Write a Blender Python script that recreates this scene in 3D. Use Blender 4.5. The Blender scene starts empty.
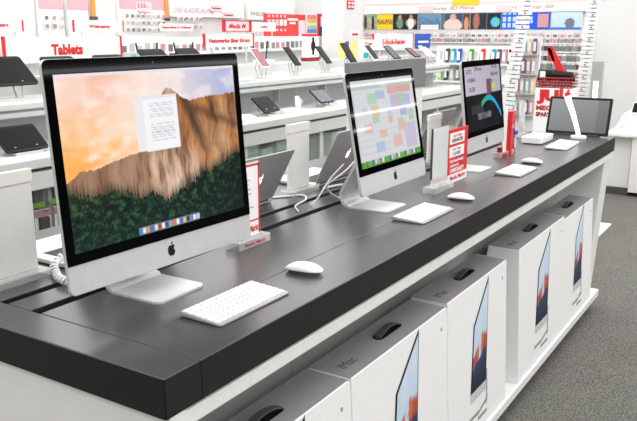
import bpy, bmesh, math, random
from mathutils import Vector, Matrix, noise
random.seed(7)
sc = bpy.context.scene
COL = sc.collection
R = math.radians

# ------------------------------------------------------------------ materials
def lin(c):
    c = c / 255.0
    return c / 12.92 if c <= 0.04045 else ((c + 0.055) / 1.055) ** 2.4
def rgb(c): return (lin(c[0]), lin(c[1]), lin(c[2]), 1.0)
MATS = {}
def mat(name, color, rough=0.5, metal=0.0, spec=0.5, emit=0.0, vary=0.06, scale=40.0, bump=0.0, trans=0.0):
    if name in MATS: return MATS[name]
    m = bpy.data.materials.new(name); m.use_nodes = True
    nt = m.node_tree; b = nt.nodes['Principled BSDF']
    tc = nt.nodes.new('ShaderNodeTexCoord'); nz = nt.nodes.new('ShaderNodeTexNoise')
    nz.inputs['Scale'].default_value = scale; nz.inputs['Detail'].default_value = 3
    nt.links.new(tc.outputs['Object'], nz.inputs['Vector'])
    rp = nt.nodes.new('ShaderNodeValToRGB')
    c = rgb(color)
    rp.color_ramp.elements[0].position = 0.3; rp.color_ramp.elements[1].position = 0.7
    rp.color_ramp.elements[0].color = tuple(max(0, x * (1 - vary)) for x in c[:3]) + (1,)
    rp.color_ramp.elements[1].color = tuple(min(1, x * (1 + vary)) for x in c[:3]) + (1,)
    nt.links.new(nz.outputs['Fac'], rp.inputs['Fac'])
    nt.links.new(rp.outputs['Color'], b.inputs['Base Color'])
    b.inputs['Roughness'].default_value = rough; b.inputs['Metallic'].default_value = metal
    b.inputs['Specular IOR Level'].default_value = spec
    if emit:
        nt.links.new(rp.outputs['Color'], b.inputs['Emission Color']); b.inputs['Emission Strength'].default_value = emit
    if trans:
        b.inputs['Transmission Weight'].default_value = trans; b.inputs['IOR'].default_value = 1.3
    if bump:
        bp = nt.nodes.new('ShaderNodeBump'); bp.inputs['Strength'].default_value = bump
        nt.links.new(nz.outputs['Fac'], bp.inputs['Height']); nt.links.new(bp.outputs['Normal'], b.inputs['Normal'])
    MATS[name] = m
    return m
def mat_attr(name, emit=1.0, rough=0.12, spec=0.2, base=0.0):
    """picture painted into the mesh's colour attribute 'paint'"""
    if name in MATS: return MATS[name]
    m = bpy.data.materials.new(name); m.use_nodes = True
    nt = m.node_tree; b = nt.nodes['Principled BSDF']
    at = nt.nodes.new('ShaderNodeAttribute'); at.attribute_name = 'paint'
    b.inputs['Roughness'].default_value = rough; b.inputs['Specular IOR Level'].default_value = spec
    if emit:
        b.inputs['Base Color'].default_value = (0.01, 0.01, 0.01, 1)
        nt.links.new(at.outputs['Color'], b.inputs['Emission Color']); b.inputs['Emission Strength'].default_value = emit
    else:
        nt.links.new(at.outputs['Color'], b.inputs['Base Color'])
    MATS[name] = m
    return m

def mat_carpet():
    m = bpy.data.materials.new('carpet'); m.use_nodes = True
    nt = m.node_tree; b = nt.nodes['Principled BSDF']
    tc = nt.nodes.new('ShaderNodeTexCoord')
    n1 = nt.nodes.new('ShaderNodeTexNoise'); n1.inputs['Scale'].default_value = 120; n1.inputs['Detail'].default_value = 4
    n2 = nt.nodes.new('ShaderNodeTexNoise'); n2.inputs['Scale'].default_value = 3
    for n in (n1, n2): nt.links.new(tc.outputs['Object'], n.inputs['Vector'])
    r1 = nt.nodes.new('ShaderNodeValToRGB')
    r1.color_ramp.elements[0].position = 0.32; r1.color_ramp.elements[0].color = rgb((70, 69, 67))
    r1.color_ramp.elements[1].position = 0.68; r1.color_ramp.elements[1].color = rgb((146, 144, 138))
    nt.links.new(n1.outputs['Fac'], r1.inputs['Fac'])
    mx = nt.nodes.new('ShaderNodeMix'); mx.data_type = 'RGBA'; mx.blend_type = 'MULTIPLY'; mx.inputs['Factor'].default_value = 0.25
    nt.links.new(r1.outputs['Color'], mx.inputs['A']); nt.links.new(n2.outputs['Color'], mx.inputs['B'])
    nt.links.new(mx.outputs['Result'], b.inputs['Base Color'])
    b.inputs['Roughness'].default_value = 0.95; b.inputs['Specular IOR Level'].default_value = 0.1
    bp = nt.nodes.new('ShaderNodeBump'); bp.inputs['Strength'].default_value = 0.4; bp.inputs['Distance'].default_value = 0.01
    nt.links.new(n1.outputs['Fac'], bp.inputs['Height']); nt.links.new(bp.outputs['Normal'], b.inputs['Normal'])
    return m

def mat_glass(name, tint=(235, 245, 242), alpha=0.25):
    m = bpy.data.materials.new(name); m.use_nodes = True
    nt = m.node_tree; out = nt.nodes['Material Output']; nt.nodes.remove(nt.nodes['Principled BSDF'])
    tr = nt.nodes.new('ShaderNodeBsdfTransparent'); tr.inputs['Color'].default_value = rgb(tint)
    gl = nt.nodes.new('ShaderNodeBsdfPrincipled'); gl.inputs['Base Color'].default_value = rgb((250, 252, 252)); gl.inputs['Roughness'].default_value = 0.06
    mx = nt.nodes.new('ShaderNodeMixShader'); mx.inputs['Fac'].default_value = alpha
    nt.links.new(tr.outputs[0], mx.inputs[1]); nt.links.new(gl.outputs[0], mx.inputs[2]); nt.links.new(mx.outputs[0], out.inputs['Surface'])
    MATS[name] = m
    return m

M_desk   = mat('dark_laminate', (46, 46, 47), rough=0.28, spec=0.65, vary=0.10, scale=18)
M_desk.node_tree.nodes['Principled BSDF'].inputs['Sheen Weight'].default_value = 0.18; M_desk.node_tree.nodes['Principled BSDF'].inputs['Sheen Roughness'].default_value = 0.35
M_deskf  = mat('dark_laminate_edge', (34, 34, 35), rough=0.55, spec=0.25, vary=0.06)
M_black  = mat('black', (10, 10, 11), rough=0.5, spec=0.3)
M_glassb = mat('black_glass', (6, 6, 8), rough=0.04, spec=0.07)
M_bezel  = mat('tablet_glass', (20, 20, 22), rough=0.35, spec=0.08)
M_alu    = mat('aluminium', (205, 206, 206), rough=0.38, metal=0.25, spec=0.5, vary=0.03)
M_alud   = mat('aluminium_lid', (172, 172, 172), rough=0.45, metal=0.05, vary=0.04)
M_white  = mat('white_lacquer', (232, 232, 230), rough=0.4, vary=0.02)
M_whitep = mat('white_plastic', (240, 240, 240), rough=0.35, vary=0.02)
M_kbase  = mat('keyboard_base', (160, 161, 162), rough=0.4, metal=0.1, vary=0.02)
M_key    = mat('keycap', (246, 246, 246), rough=0.5, vary=0.01)
M_cream  = mat('cream', (236, 235, 229), rough=0.5, vary=0.02)
M_wall   = mat('wall_paint', (226, 226, 226), rough=0.8, vary=0.015, scale=2)
M_pinkw  = mat('pink_band', (246, 172, 184), rough=0.6, vary=0.02)
M_pink   = mat('pale_pink', (250, 214, 218), rough=0.6, vary=0.03)
M_red    = mat('sign_red', (218, 36, 40), rough=0.45, vary=0.04)
M_dred   = mat('dark_red', (150, 22, 28), rough=0.4, vary=0.06)
M_card   = mat('white_card', (244, 244, 243), rough=0.6, vary=0.015)
M_greyc  = mat('grey_card', (150, 150, 149), rough=0.6, vary=0.03)
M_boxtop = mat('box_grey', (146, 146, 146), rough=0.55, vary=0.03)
M_boxw   = mat('box_white', (240, 240, 240), rough=0.45, vary=0.015)
M_dgrey  = mat('dark_grey', (72, 72, 74), rough=0.5, vary=0.05)
M_mgrey  = mat('mid_grey', (118, 118, 118), rough=0.55, vary=0.03)
M_lgrey  = mat('light_grey', (196, 197, 196), rough=0.55, vary=0.03)
M_recess = mat('recess_panel', (168, 174, 170), rough=0.35, vary=0.05, scale=6)
M_yellow = mat('yellow', (240, 206, 40), rough=0.5)
M_orange = mat('orange', (226, 150, 60), rough=0.5)
M_blue   = mat('blue', (28, 88, 190), rough=0.5)
M_dblue  = mat('navy', (34, 52, 110), rough=0.5)
M_green  = mat('green', (70, 160, 70), rough=0.5)
M_teal   = mat('teal', (30, 168, 190), rough=0.5)
M_purple = mat('purple', (112, 88, 130), rough=0.5)
M_rose   = mat('rose', (206, 150, 158), rough=0.5)
M_lime   = mat('lime', (140, 214, 70), rough=0.5)
M_acry   = mat_glass('clear_acrylic', (248, 250, 250), 0.38)
M_pane   = mat_glass('shelf_glass', (240, 248, 244), 0.10)
M_logo   = mat('lit_logo', (255, 255, 255), emit=1.3)
M_lamp   = mat('lamp_white', (255, 255, 255), emit=16.0)
M_glow  = mat('soft_glow', (255, 255, 255), emit=1.2)
M_steel  = mat('steel', (150, 152, 152), rough=0.35, metal=0.5)
M_screen = mat_attr('lit_screen', emit=1.0, rough=.03, spec=.035)
M_screend = mat_attr('lit_screen_dim', emit=.80, rough=.03, spec=.10)
M_print  = mat_attr('printed', emit=0.0, rough=0.45, spec=0.3)
M_carpet = mat_carpet()

# ------------------------------------------------------------------ mesh helpers
def link(o, parent=None):
    COL.objects.link(o)
    if parent is not None: o.parent = parent
    return o
def ident(p): return p
class MB:
    def __init__(s): s.v = []; s.f = []; s.smooth = False
    def quad(s, a, b, c, d):
        n = len(s.v); s.v += [tuple(a), tuple(b), tuple(c), tuple(d)]; s.f.append((n, n+1, n+2, n+3)); return s
    def box(s, x0, y0, z0, x1, y1, z1, T=ident):
        n = len(s.v)
        s.v += [tuple(T(p)) for p in [(x0,y0,z0),(x1,y0,z0),(x1,y1,z0),(x0,y1,z0),(x0,y0,z1),(x1,y0,z1),(x1,y1,z1),(x0,y1,z1)]]
        for q in [(0,3,2,1),(4,5,6,7),(0,1,5,4),(1,2,6,5),(2,3,7,6),(3,0,4,7)]: s.f.append(tuple(n+i for i in q))
        return s
    def hexa(s, P):
        n = len(s.v); s.v += [tuple(p) for p in P]
        for q in [(0,3,2,1),(4,5,6,7),(0,1,5,4),(1,2,6,5),(2,3,7,6),(3,0,4,7)]: s.f.append(tuple(n+i for i in q))
        return s
    def prism(s, poly, d0, d1, T):
        """poly: (a,b) list ; T(a,b,d) -> xyz"""
        n = len(s.v); k = len(poly)
        s.v += [tuple(T(a, b, d0)) for a, b in poly] + [tuple(T(a, b, d1)) for a, b in poly]
        s.f.append(tuple(n+i for i in range(k))); s.f.append(tuple(n+k+i for i in reversed(range(k))))
        for i in range(k):
            j = (i+1) % k; s.f.append((n+i, n+k+i, n+k+j, n+j))
        return s
    def tube(s, pts, r, seg=8):
        pts = [Vector(p) for p in pts]; base = len(s.v); up = Vector((0, 0, 1))
        for i, p in enumerate(pts):
            t = (pts[min(i+1, len(pts)-1)] - pts[max(i-1, 0)]).normalized()
            a = t.cross(up)
            if a.length < 1e-3: a = t.cross(Vector((0, 1, 0)))
            a.normalize(); b = a.cross(t)
            rr = r[i] if isinstance(r, (list, tuple)) else r
            for k in range(seg):
                an = 2*math.pi*k/seg; s.v.append(tuple(p + a*math.cos(an)*rr + b*math.sin(an)*rr))
        for i in range(len(pts)-1):
            for k in range(seg):
                k2 = (k+1) % seg
                s.f.append((base+i*seg+k, base+i*seg+k2, base+(i+1)*seg+k2, base+(i+1)*seg+k))
        s.f.append(tuple(base+k for k in reversed(range(seg)))); e = base+(len(pts)-1)*seg
        s.f.append(tuple(e+k for k in range(seg)))
        return s
    def build(s, name, m, parent=None, bevel=0.0, seg=2, smooth=False):
        me = bpy.data.meshes.new(name); me.from_pydata(s.v, [], s.f)
        bm = bmesh.new(); bm.from_mesh(me)
        bmesh.ops.recalc_face_normals(bm, faces=bm.faces)
        if bevel:
            bmesh.ops.bevel(bm, geom=[e for e in bm.edges if e.is_manifold and e.calc_face_angle(0) > 0.6], offset=bevel, segments=seg, affect='EDGES', profile=0.5)
        bm.to_mesh(me); bm.free()
        if smooth:
            for p in me.polygons: p.use_smooth = True
        me.materials.append(m)
        return link(bpy.data.objects.new(name, me), parent)
def tag(o, label=None, cat=None, group=None, kind=None):
    if label: o['label'] = label
    if cat: o['category'] = cat
    if group: o['group'] = group
    if kind: o['kind'] = kind
    return o
def thing(name, label, cat, loc=(0,0,0), rz=0, group=None):
    o = bpy.data.objects.new(name, None); o.empty_display_size = 0.05
    o.location = loc; o.rotation_euler = (0, 0, rz); link(o)
    return tag(o, label, cat, group)
def copy_tree(o, parent=None, label=None):
    c = o.copy(); COL.objects.link(c)
    if parent is not None: c.parent = parent
    for ch in list(o.children): copy_tree(ch, c)
    if label: c['label'] = label
    return c
def struct(name, mb, m):
    return tag(mb.build(name, m), kind='structure')
def paint_grid(name, nu, nv, T, fn, m, parent=None):
    """grid in (u,v), T(u,v)->xyz, fn(u,v)->sRGB 0-255"""
    vs = []; cs = []
    for j in range(nv+1):
        for i in range(nu+1):
            u, v = i/nu, j/nv
            vs.append(tuple(T(u, v))); cs.append(rgb(fn(u, v)))
    fs = [(j*(nu+1)+i, j*(nu+1)+i+1, (j+1)*(nu+1)+i+1, (j+1)*(nu+1)+i) for j in range(nv) for i in range(nu)]
    me = bpy.data.meshes.new(name); me.from_pydata(vs, [], fs)
    at = me.color_attributes.new('paint', 'FLOAT_COLOR', 'POINT')
    at.data.foreach_set('color', [x for c in cs for x in c])
    me.materials.append(m)
    return link(bpy.data.objects.new(name, me), parent)
def text(name, body, m, parent, T, w=None, h=None, bold=0.0, shear=0.0, depth=0.001, space=1.0):
    """lettering: fitted to width w / cap height h, T(a,b,d)->xyz with a along the line, b up, d out"""
    cu = bpy.data.curves.new(name, 'FONT'); cu.body = body; cu.size = 1; cu.extrude = 0.02; cu.offset = bold; cu.shear = shear
    cu.align_x = 'CENTER'; cu.align_y = 'CENTER'; cu.resolution_u = 3; cu.space_character = space; cu.space_line = 0.9
    o = bpy.data.objects.new(name, cu); COL.objects.link(o)
    dg = bpy.context.evaluated_depsgraph_get()
    me = bpy.data.meshes.new_from_object(o.evaluated_get(dg))
    bpy.data.objects.remove(o); bpy.data.curves.remove(cu)
    xs = [v.co.x for v in me.vertices]; ys = [v.co.y for v in me.vertices]
    x0, x1, y0, y1 = min(xs), max(xs), min(ys), max(ys)
    sx = w/(x1-x0) if w else h/(y1-y0); sy = h/(y1-y0) if h else sx
    for v in me.vertices:
        a = (v.co.x-(x0+x1)/2)*sx; b = (v.co.y-(y0+y1)/2)*sy; d = (v.co.z+0.02)/0.04*depth
        v.co = Vector(T(a, b, d))
    me.materials.clear(); me.materials.append(m); me.name = name
    return link(bpy.data.objects.new(name, me), parent)
def rrect(x0, y0, x1, y1, r, n=4):
    out = []
    for cx, cy, a0 in [(x1-r, y0+r, -90), (x1-r, y1-r, 0), (x0+r, y1-r, 90), (x0+r, y0+r, 180)]:
        for k in range(n+1):
            a = R(a0+90*k/n); out.append((cx+r*math.cos(a), cy+r*math.sin(a)))
    return out
APPLE = [(0,.56),(.10,.60),(.22,.63),(.34,.59),(.42,.50),(.33,.43),(.28,.33),(.28,.22),(.33,.12),(.44,.05),(.40,-.08),(.33,-.22),(.24,-.34),(.15,-.38),(.06,-.35),(0,-.335),(-.06,-.35),(-.15,-.38),(-.25,-.33),(-.36,-.17),(-.43,.02),(-.45,.2),(-.41,.4),(-.32,.54),(-.2,.61),(-.09,.60)]
LEAF = [(0.0,.66),(.02,.77),(.10,.88),(.21,.94),(.21,.84),(.14,.73),(.06,.67)]
def apple_logo(name, m, parent, T, s, lab=None):
    mb = MB(); mb.prism([(a*s, b*s) for a, b in APPLE], 0, 0.001, T); mb.prism([(a*s, b*s) for a, b in LEAF], 0, 0.001, T)
    o = mb.build(name, m, parent)
    if lab: o['label'] = lab
    return o
def fbm(x, y, z=0.0, o=4):
    s = 0; a = 0.5; f = 1
    for _ in range(o):
        s += a*noise.noise(Vector((x*f, y*f, z))); a *= 0.5; f *= 2
    return s
def lerp(a, b, t): return tuple(a[i]+(b[i]-a[i])*t for i in range(3))
def clamp(t): return 0 if t < 0 else 1 if t > 1 else t
def interp(pts, x):
    if x <= pts[0][0]: return pts[0][1]
    for (x0, y0), (x1, y1) in zip(pts, pts[1:]):
        if x <= x1: return y0+(y1-y0)*(x-x0)/(x1-x0)
    return pts[-1][1]

# ------------------------------------------------------------------ room
FZ, CZ = -1.14, 2.7
XL, XR, YF, YB = -5.0, 9.8, -24.0, 6.3
XF = 40.0   # the store goes on behind the right wall's end
struct('floor', MB().box(XL, YF, FZ-0.1, XF, YB, FZ), M_carpet)
struct('ceiling', MB().box(XL, -4.5, CZ, XR+.1, YB, CZ+0.1), M_wall)
struct('ceiling_far', MB().box(XL, YF, CZ, XF, -4.5, CZ+0.1).box(XR+.1, -4.5, CZ, XF, YB, CZ+0.1), M_dgrey)
struct('wall_back', MB().box(XL, YB, FZ, XR+0.1, YB+0.1, CZ), M_wall)
struct('wall_right', MB().box(XR, -1.2, FZ, XR+0.1, YB, CZ), M_wall)
struct('wall_left', MB().box(XL-0.1, YF, FZ, XL, YB, CZ), M_dgrey)
struct('wall_far', MB().box(XF, YF, FZ, XF+0.1, YB, CZ), M_dgrey)
struct('wall_front', MB().box(XL, YF-0.1, FZ, XF, YF, CZ), M_dgrey)

# ------------------------------------------------------------------ camera
cam = bpy.data.cameras.new('camera'); camo = link(bpy.data.objects.new('camera', cam))
cam.sensor_width = 36.0; cam.lens = 760.0/637.0*36.0; cam.clip_start = 0.02
th, p = R(32.291), R(13.289)
c_, s_ = math.cos(th), math.sin(th)
rv = Vector((s_, -c_, 0)); hv = Vector((c_, s_, 0))
fv = hv*math.cos(p) - Vector((0, 0, 1))*math.sin(p); uv_ = hv*math.sin(p) + Vector((0, 0, 1))*math.cos(p)
mw = Matrix.Identity(4)
for i in range(3): mw[i][0] = rv[i]; mw[i][1] = uv_[i]; mw[i][2] = -fv[i]
mw.translation = Vector((-1.0094, -0.9994, 0.672))
camo.matrix_world = mw
sc.camera = camo

# ------------------------------------------------------------------ the long display desk
L = 4.19; W = 1.18; T_ = 0.088
desk = thing('display_desk', 'long white display desk with thick dark grey laminate top carrying the computers', 'desk', (0, 0, FZ))
def dz(z): return z - FZ
def dbox(x0, y0, z0, x1, y1, z1): return MB().box(x0, y0, dz(z0), x1, y1, dz(z1))
g = 0.0012
def plank(x0, y0, x1, y1, m=M_desk, z0=-T_): return dbox(x0+g, y0+g, z0, x1-g, y1-g, 0).build('top_plank', m, desk, bevel=0.0015, seg=1)
plank(0, 0, .107, W); plank(.107, 0, L, .2); plank(.107, .2, L, .512); plank(.107, .545, L, .638); plank(.107, .668, L, .96); plank(.107, .96, L, W)
tag(dbox(.10, .50, -.085, L-.01, .68, -.03).build('cable_channel', M_black, desk), 'black cable channels between the planks')
# dark edge band of the slab (front, near end)
e = dbox(0, -.002, -T_, L, 0, -.001).build('edge_band', M_deskf, desk); e['label'] = 'dark front edge of the desk top'
dbox(-.002, 0, -T_, 0, W, -.001).build('edge_band', M_deskf, desk)
MB().box(.108, -.0026, dz(-T_), .1105, -.0019, dz(-.001)).build('edge_seam', M_black, desk)
dbox(.02, .012, -.098, L-.02, W-.012, -T_).build('shadow_gap', M_lgrey, desk)
dbox(.012, .004, -.136, L-.012, .05, -.098).build('front_rail', M_white, desk, bevel=.003)
dbox(.012, W-.05, -.136, L-.012, W-.004, -.098).build('back_rail', M_white, desk, bevel=.003)
dbox(.010, .0, FZ+.02, .06, W-.02, -.0885).build('end_panel', M_white, desk, bevel=.002)
MB().hexa([(4.0, .075, dz(FZ+.0)), (L-.012, .075, dz(FZ)), (L-.012, W-.05, dz(FZ)), (4.0, W-.05, dz(FZ)), (4.0, .012, dz(-.098)), (L-.012, .012, dz(-.098)), (L-.012, W-.01, dz(-.098)), (4.0, W-.01, dz(-.098))]).build('end_panel', M_white, desk, bevel=.003)
for xa, xb in [(.06, .882), (.882, 1.76), (1.76, 2.64), (2.64, 3.52), (3.52, 4.0)]:
    dbox(xa+.0015, .30, -1.0, xb-.0015, .32, -.098).build('back_panel', M_recess, desk)
dbox(.012, -.01, -1.045, 4.05, W-.05, -1.0).build('bottom_shelf', M_white, desk, bevel=.003)
dbox(.08, .16, FZ, 4.0, W-.16, -1.045).build('plinth', M_dgrey, desk)

# ------------------------------------------------------------------ iMacs
SKY = [(0.0,.40),(0.015,.409),(.067,.455),(.139,.451),(.217,.475),(.297,.495),(.381,.51),(.43,.56),(.484,.692),(.51,.79),(.529,.843),(.545,.872),(.568,.883),(.59,.873),(.62,.845),(.65,.815),(.696,.79),(.774,.806),(.875,.809),(1.01,.818)]
FOR = [(0.0,.36),(.076,.314),(.15,.319),(.251,.305),(.354,.248),(.412,.262),(.491,.185),(.59,.235),(.656,.262),(.725,.305),(.829,.336),(.98,.412),(1,.41)]
def wallpaper(u, v):
    if v > .985: return (236, 228, 236)
    # document windows
    if .42 < u < .613 and .5 < v < .842:
        if v > .825: return (232, 230, 234)
        r = (v*62) % 1.0
        if .45 < u < .59 and r < .45 and (.70 < v < .80 or .56 < v < .68) and math.sin(u*140+int(v*62)*1.7) > -.75: return (205, 204, 208)
        return (246, 245, 248)
    if .372 < u < .585 and .51 < v < .846: return (238, 234, 238)
    # dock
    if .325 < u < .69 and .002 < v < .052:
        k = (u-.325)/.365*17; f = k % 1.0
        if .1 < f < .9 and .008 < v < .046:
            return [(70,140,220),(230,235,240),(240,150,60),(80,120,190),(225,228,230),(180,70,60),(236,236,236),(70,80,110),(120,170,230),(235,120,70),(240,240,240),(90,110,200),(230,190,120),(60,60,70),(120,130,220),(235,235,240),(200,205,215)][min(16, int(k))]
        return (120, 130, 140)
    sk = interp(SKY, u) + .012*fbm(u*40, 3) + .006*fbm(u*120, 9)
    fo = interp(FOR, u) - .012 + .05*abs(noise.noise(Vector((u*60, 2, 0)))) + .035*noise.noise(Vector((u*150, 7, 0))) + .03*noise.noise(Vector((u*12, 4, 0)))
    if v > sk:
        n = fbm(u*3.2, v*3.6, 2.0); n2 = fbm(u*6, v*7, 6.0); n3 = fbm(u*15, v*16, 9.0)
        base = lerp((255, 178, 84), (252, 216, 198), clamp((v-.45)/.42))
        right = lerp((252, 232, 222), (184, 188, 222), clamp((u-.5)/.4+.2*n))
        c = lerp(base, right, clamp((u-.16)/.42 + n*.8))
        c = lerp(c, (255, 244, 240), clamp(n2*2.0+n3*.8+.22)*(.9 if u > .12 else .5))
        c = lerp(c, (244, 140, 104), clamp((-n-n3*.4-.06)*1.8)*clamp(1-u*2)*.7)
        return c
    if v > fo:
        wob = .02*noise.noise(Vector((v*9, u*3, 0)))
        col = fbm((u+wob)*15, v*2.6, 1.0, 3); fine = fbm((u+wob)*75, v*9, 4.0, 3); big = fbm(u*4.5+v*3, v*3.5, 8.0, 2)
        c = lerp((150, 108, 78), (222, 188, 160), clamp(.48+col*1.6+big*.8))
        if u > .6: c = lerp(lerp((150, 92, 52), (206, 140, 84), clamp(.5+col*1.4)), c, clamp(.25-big*1.8+(.62-v)*2.2))
        if .44 < u < .72 and v < .58: c = lerp(c, (232, 204, 184), clamp((.58-v)*3.2)*clamp(.55+col))
        c = lerp(c, (70, 52, 46), clamp(fine*1.3-.05+clamp(-col)*1.5)*.85)
        if u < .42: c = lerp(c, (128, 92, 70), .5)
        d = abs((u-.665)-(.8-v)*.30-.02*col)
        c = lerp(c, (52, 38, 34), clamp((.045-d)/.045)*.75*clamp((v-.42)*6))
        if u > .72: c = lerp(c, (60, 42, 36), clamp((.05-abs(v-(.74-(u-.72)*.55+.03*col)))/.05)*.5)
        return lerp(c, (46, 46, 34), clamp((fo+.06-v)/.06)*.5)
    t = fbm(u*26, v*30, 3.0); t2 = fbm(u*80, v*56, 7.0)
    c = lerp((8, 24, 20), (52, 92, 58), clamp(.22+t*2.4+t2*1.5))
    c = lerp(c, (22, 58, 58), clamp((.25-v)*2)*.6)
    if u < .25 and v > .2: c = lerp(c, (96, 80, 44), clamp((v-.2)*4)*.6)
    return lerp(c, (8, 16, 18), clamp((u-.62)*1.7)*clamp((fo-.04-v)*8)*.75)
CELLS = [(.22,.72,.36,.84,(176,222,170)),(.36,.76,.50,.86,(176,196,236)),(.12,.60,.20,.68,(186,208,238)),(.26,.56,.38,.70,(238,196,150)),(.26,.48,.36,.56,(178,220,170)),
         (.12,.38,.24,.50,(240,186,160)),(.55,.80,.74,.90,(236,166,160)),(.74,.80,.95,.90,(232,158,156)),(.58,.60,.72,.80,(206,180,222)),(.72,.66,.82,.80,(170,214,160)),(.82,.62,.93,.78,(180,190,240)),
         (.50,.56,.58,.64,(186,208,240)),(.50,.46,.58,.55,(240,186,168)),(.72,.52,.84,.66,(176,182,236)),(.86,.44,.96,.58,(182,218,172)),(.66,.34,.78,.46,(240,190,170)),(.34,.30,.46,.40,(240,190,162)),
         (.54,.16,.70,.30,(242,190,176)),(.26,.14,.40,.26,(172,202,236)),(.76,.10,.96,.42,(208,196,230)),(.66,.44,.76,.50,(184,222,180))]
def calendar(u, v):
    if v < .02 or (v < .075 and (u < .12 or u > .9)): return (116, 176, 84) if (int(u*40) % 3) else (84, 150, 70)
    if v < .075:
        k = int((u-.12)*26)
        return [(120,190,90),(60,120,190),(225,230,235),(230,190,80),(90,160,210),(245,245,245),(110,180,90)][k % 7] if ((u-.12)*26) % 1 > .2 else (130, 190, 96)
    if v > .975: return (232, 232, 234)
    if v > .91: return (208, 210, 210) if not (.45 < u < .55) else (226, 228, 228)
    if v > .895: return (196, 228, 188)
    for x0, y0, x1, y1, c in CELLS:
        if x0 < u < x1 and y0 < v < y1: return lerp(c, (244, 244, 250), .30)
    if u < .03: return (226, 226, 228)
    if (u*7.2) % 1 < .03 or (v*13) % 1 < .06: return (222, 224, 228)
    return (236, 237, 242)
def product_page(u, v):
    top = .56 + .0*u
    if v > top:
        c = lerp((196, 190, 206), (178, 172, 188), u)
        if .58 < u < .72 and v < .78: return (120, 82, 96)
        if .70 < u < .84 and .63 < v < .70: return (190, 220, 70)
        return c
    # dark stage with a curved coloured band
    y = .50 - 1.9*(u-.62)**2 if u < .62 else .50 - 2.6*(u-.62)**2
    d = y - v
    if .40 < u < .98 and -.02 < d < .06:
        return lerp((56, 176, 120), (40, 160, 220), clamp((u-.42)/.35))
    if .55 < u < .70 and v > .46: return lerp((120, 70, 80), (60, 40, 50), clamp((top-v)*9))
    n = fbm(u*5, v*6, 5.0)
    c = lerp((30, 32, 36), (12, 12, 14), clamp(.5+n))
    if .28 < u < .66 and .16 < v < .26: c = lerp((128, 130, 134), (70, 70, 74), clamp(.5+n*2))
    if .12 < u < .46 and .26 < v < .40: c = lerp(c, (74, 76, 80), .6)
    return c

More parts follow.
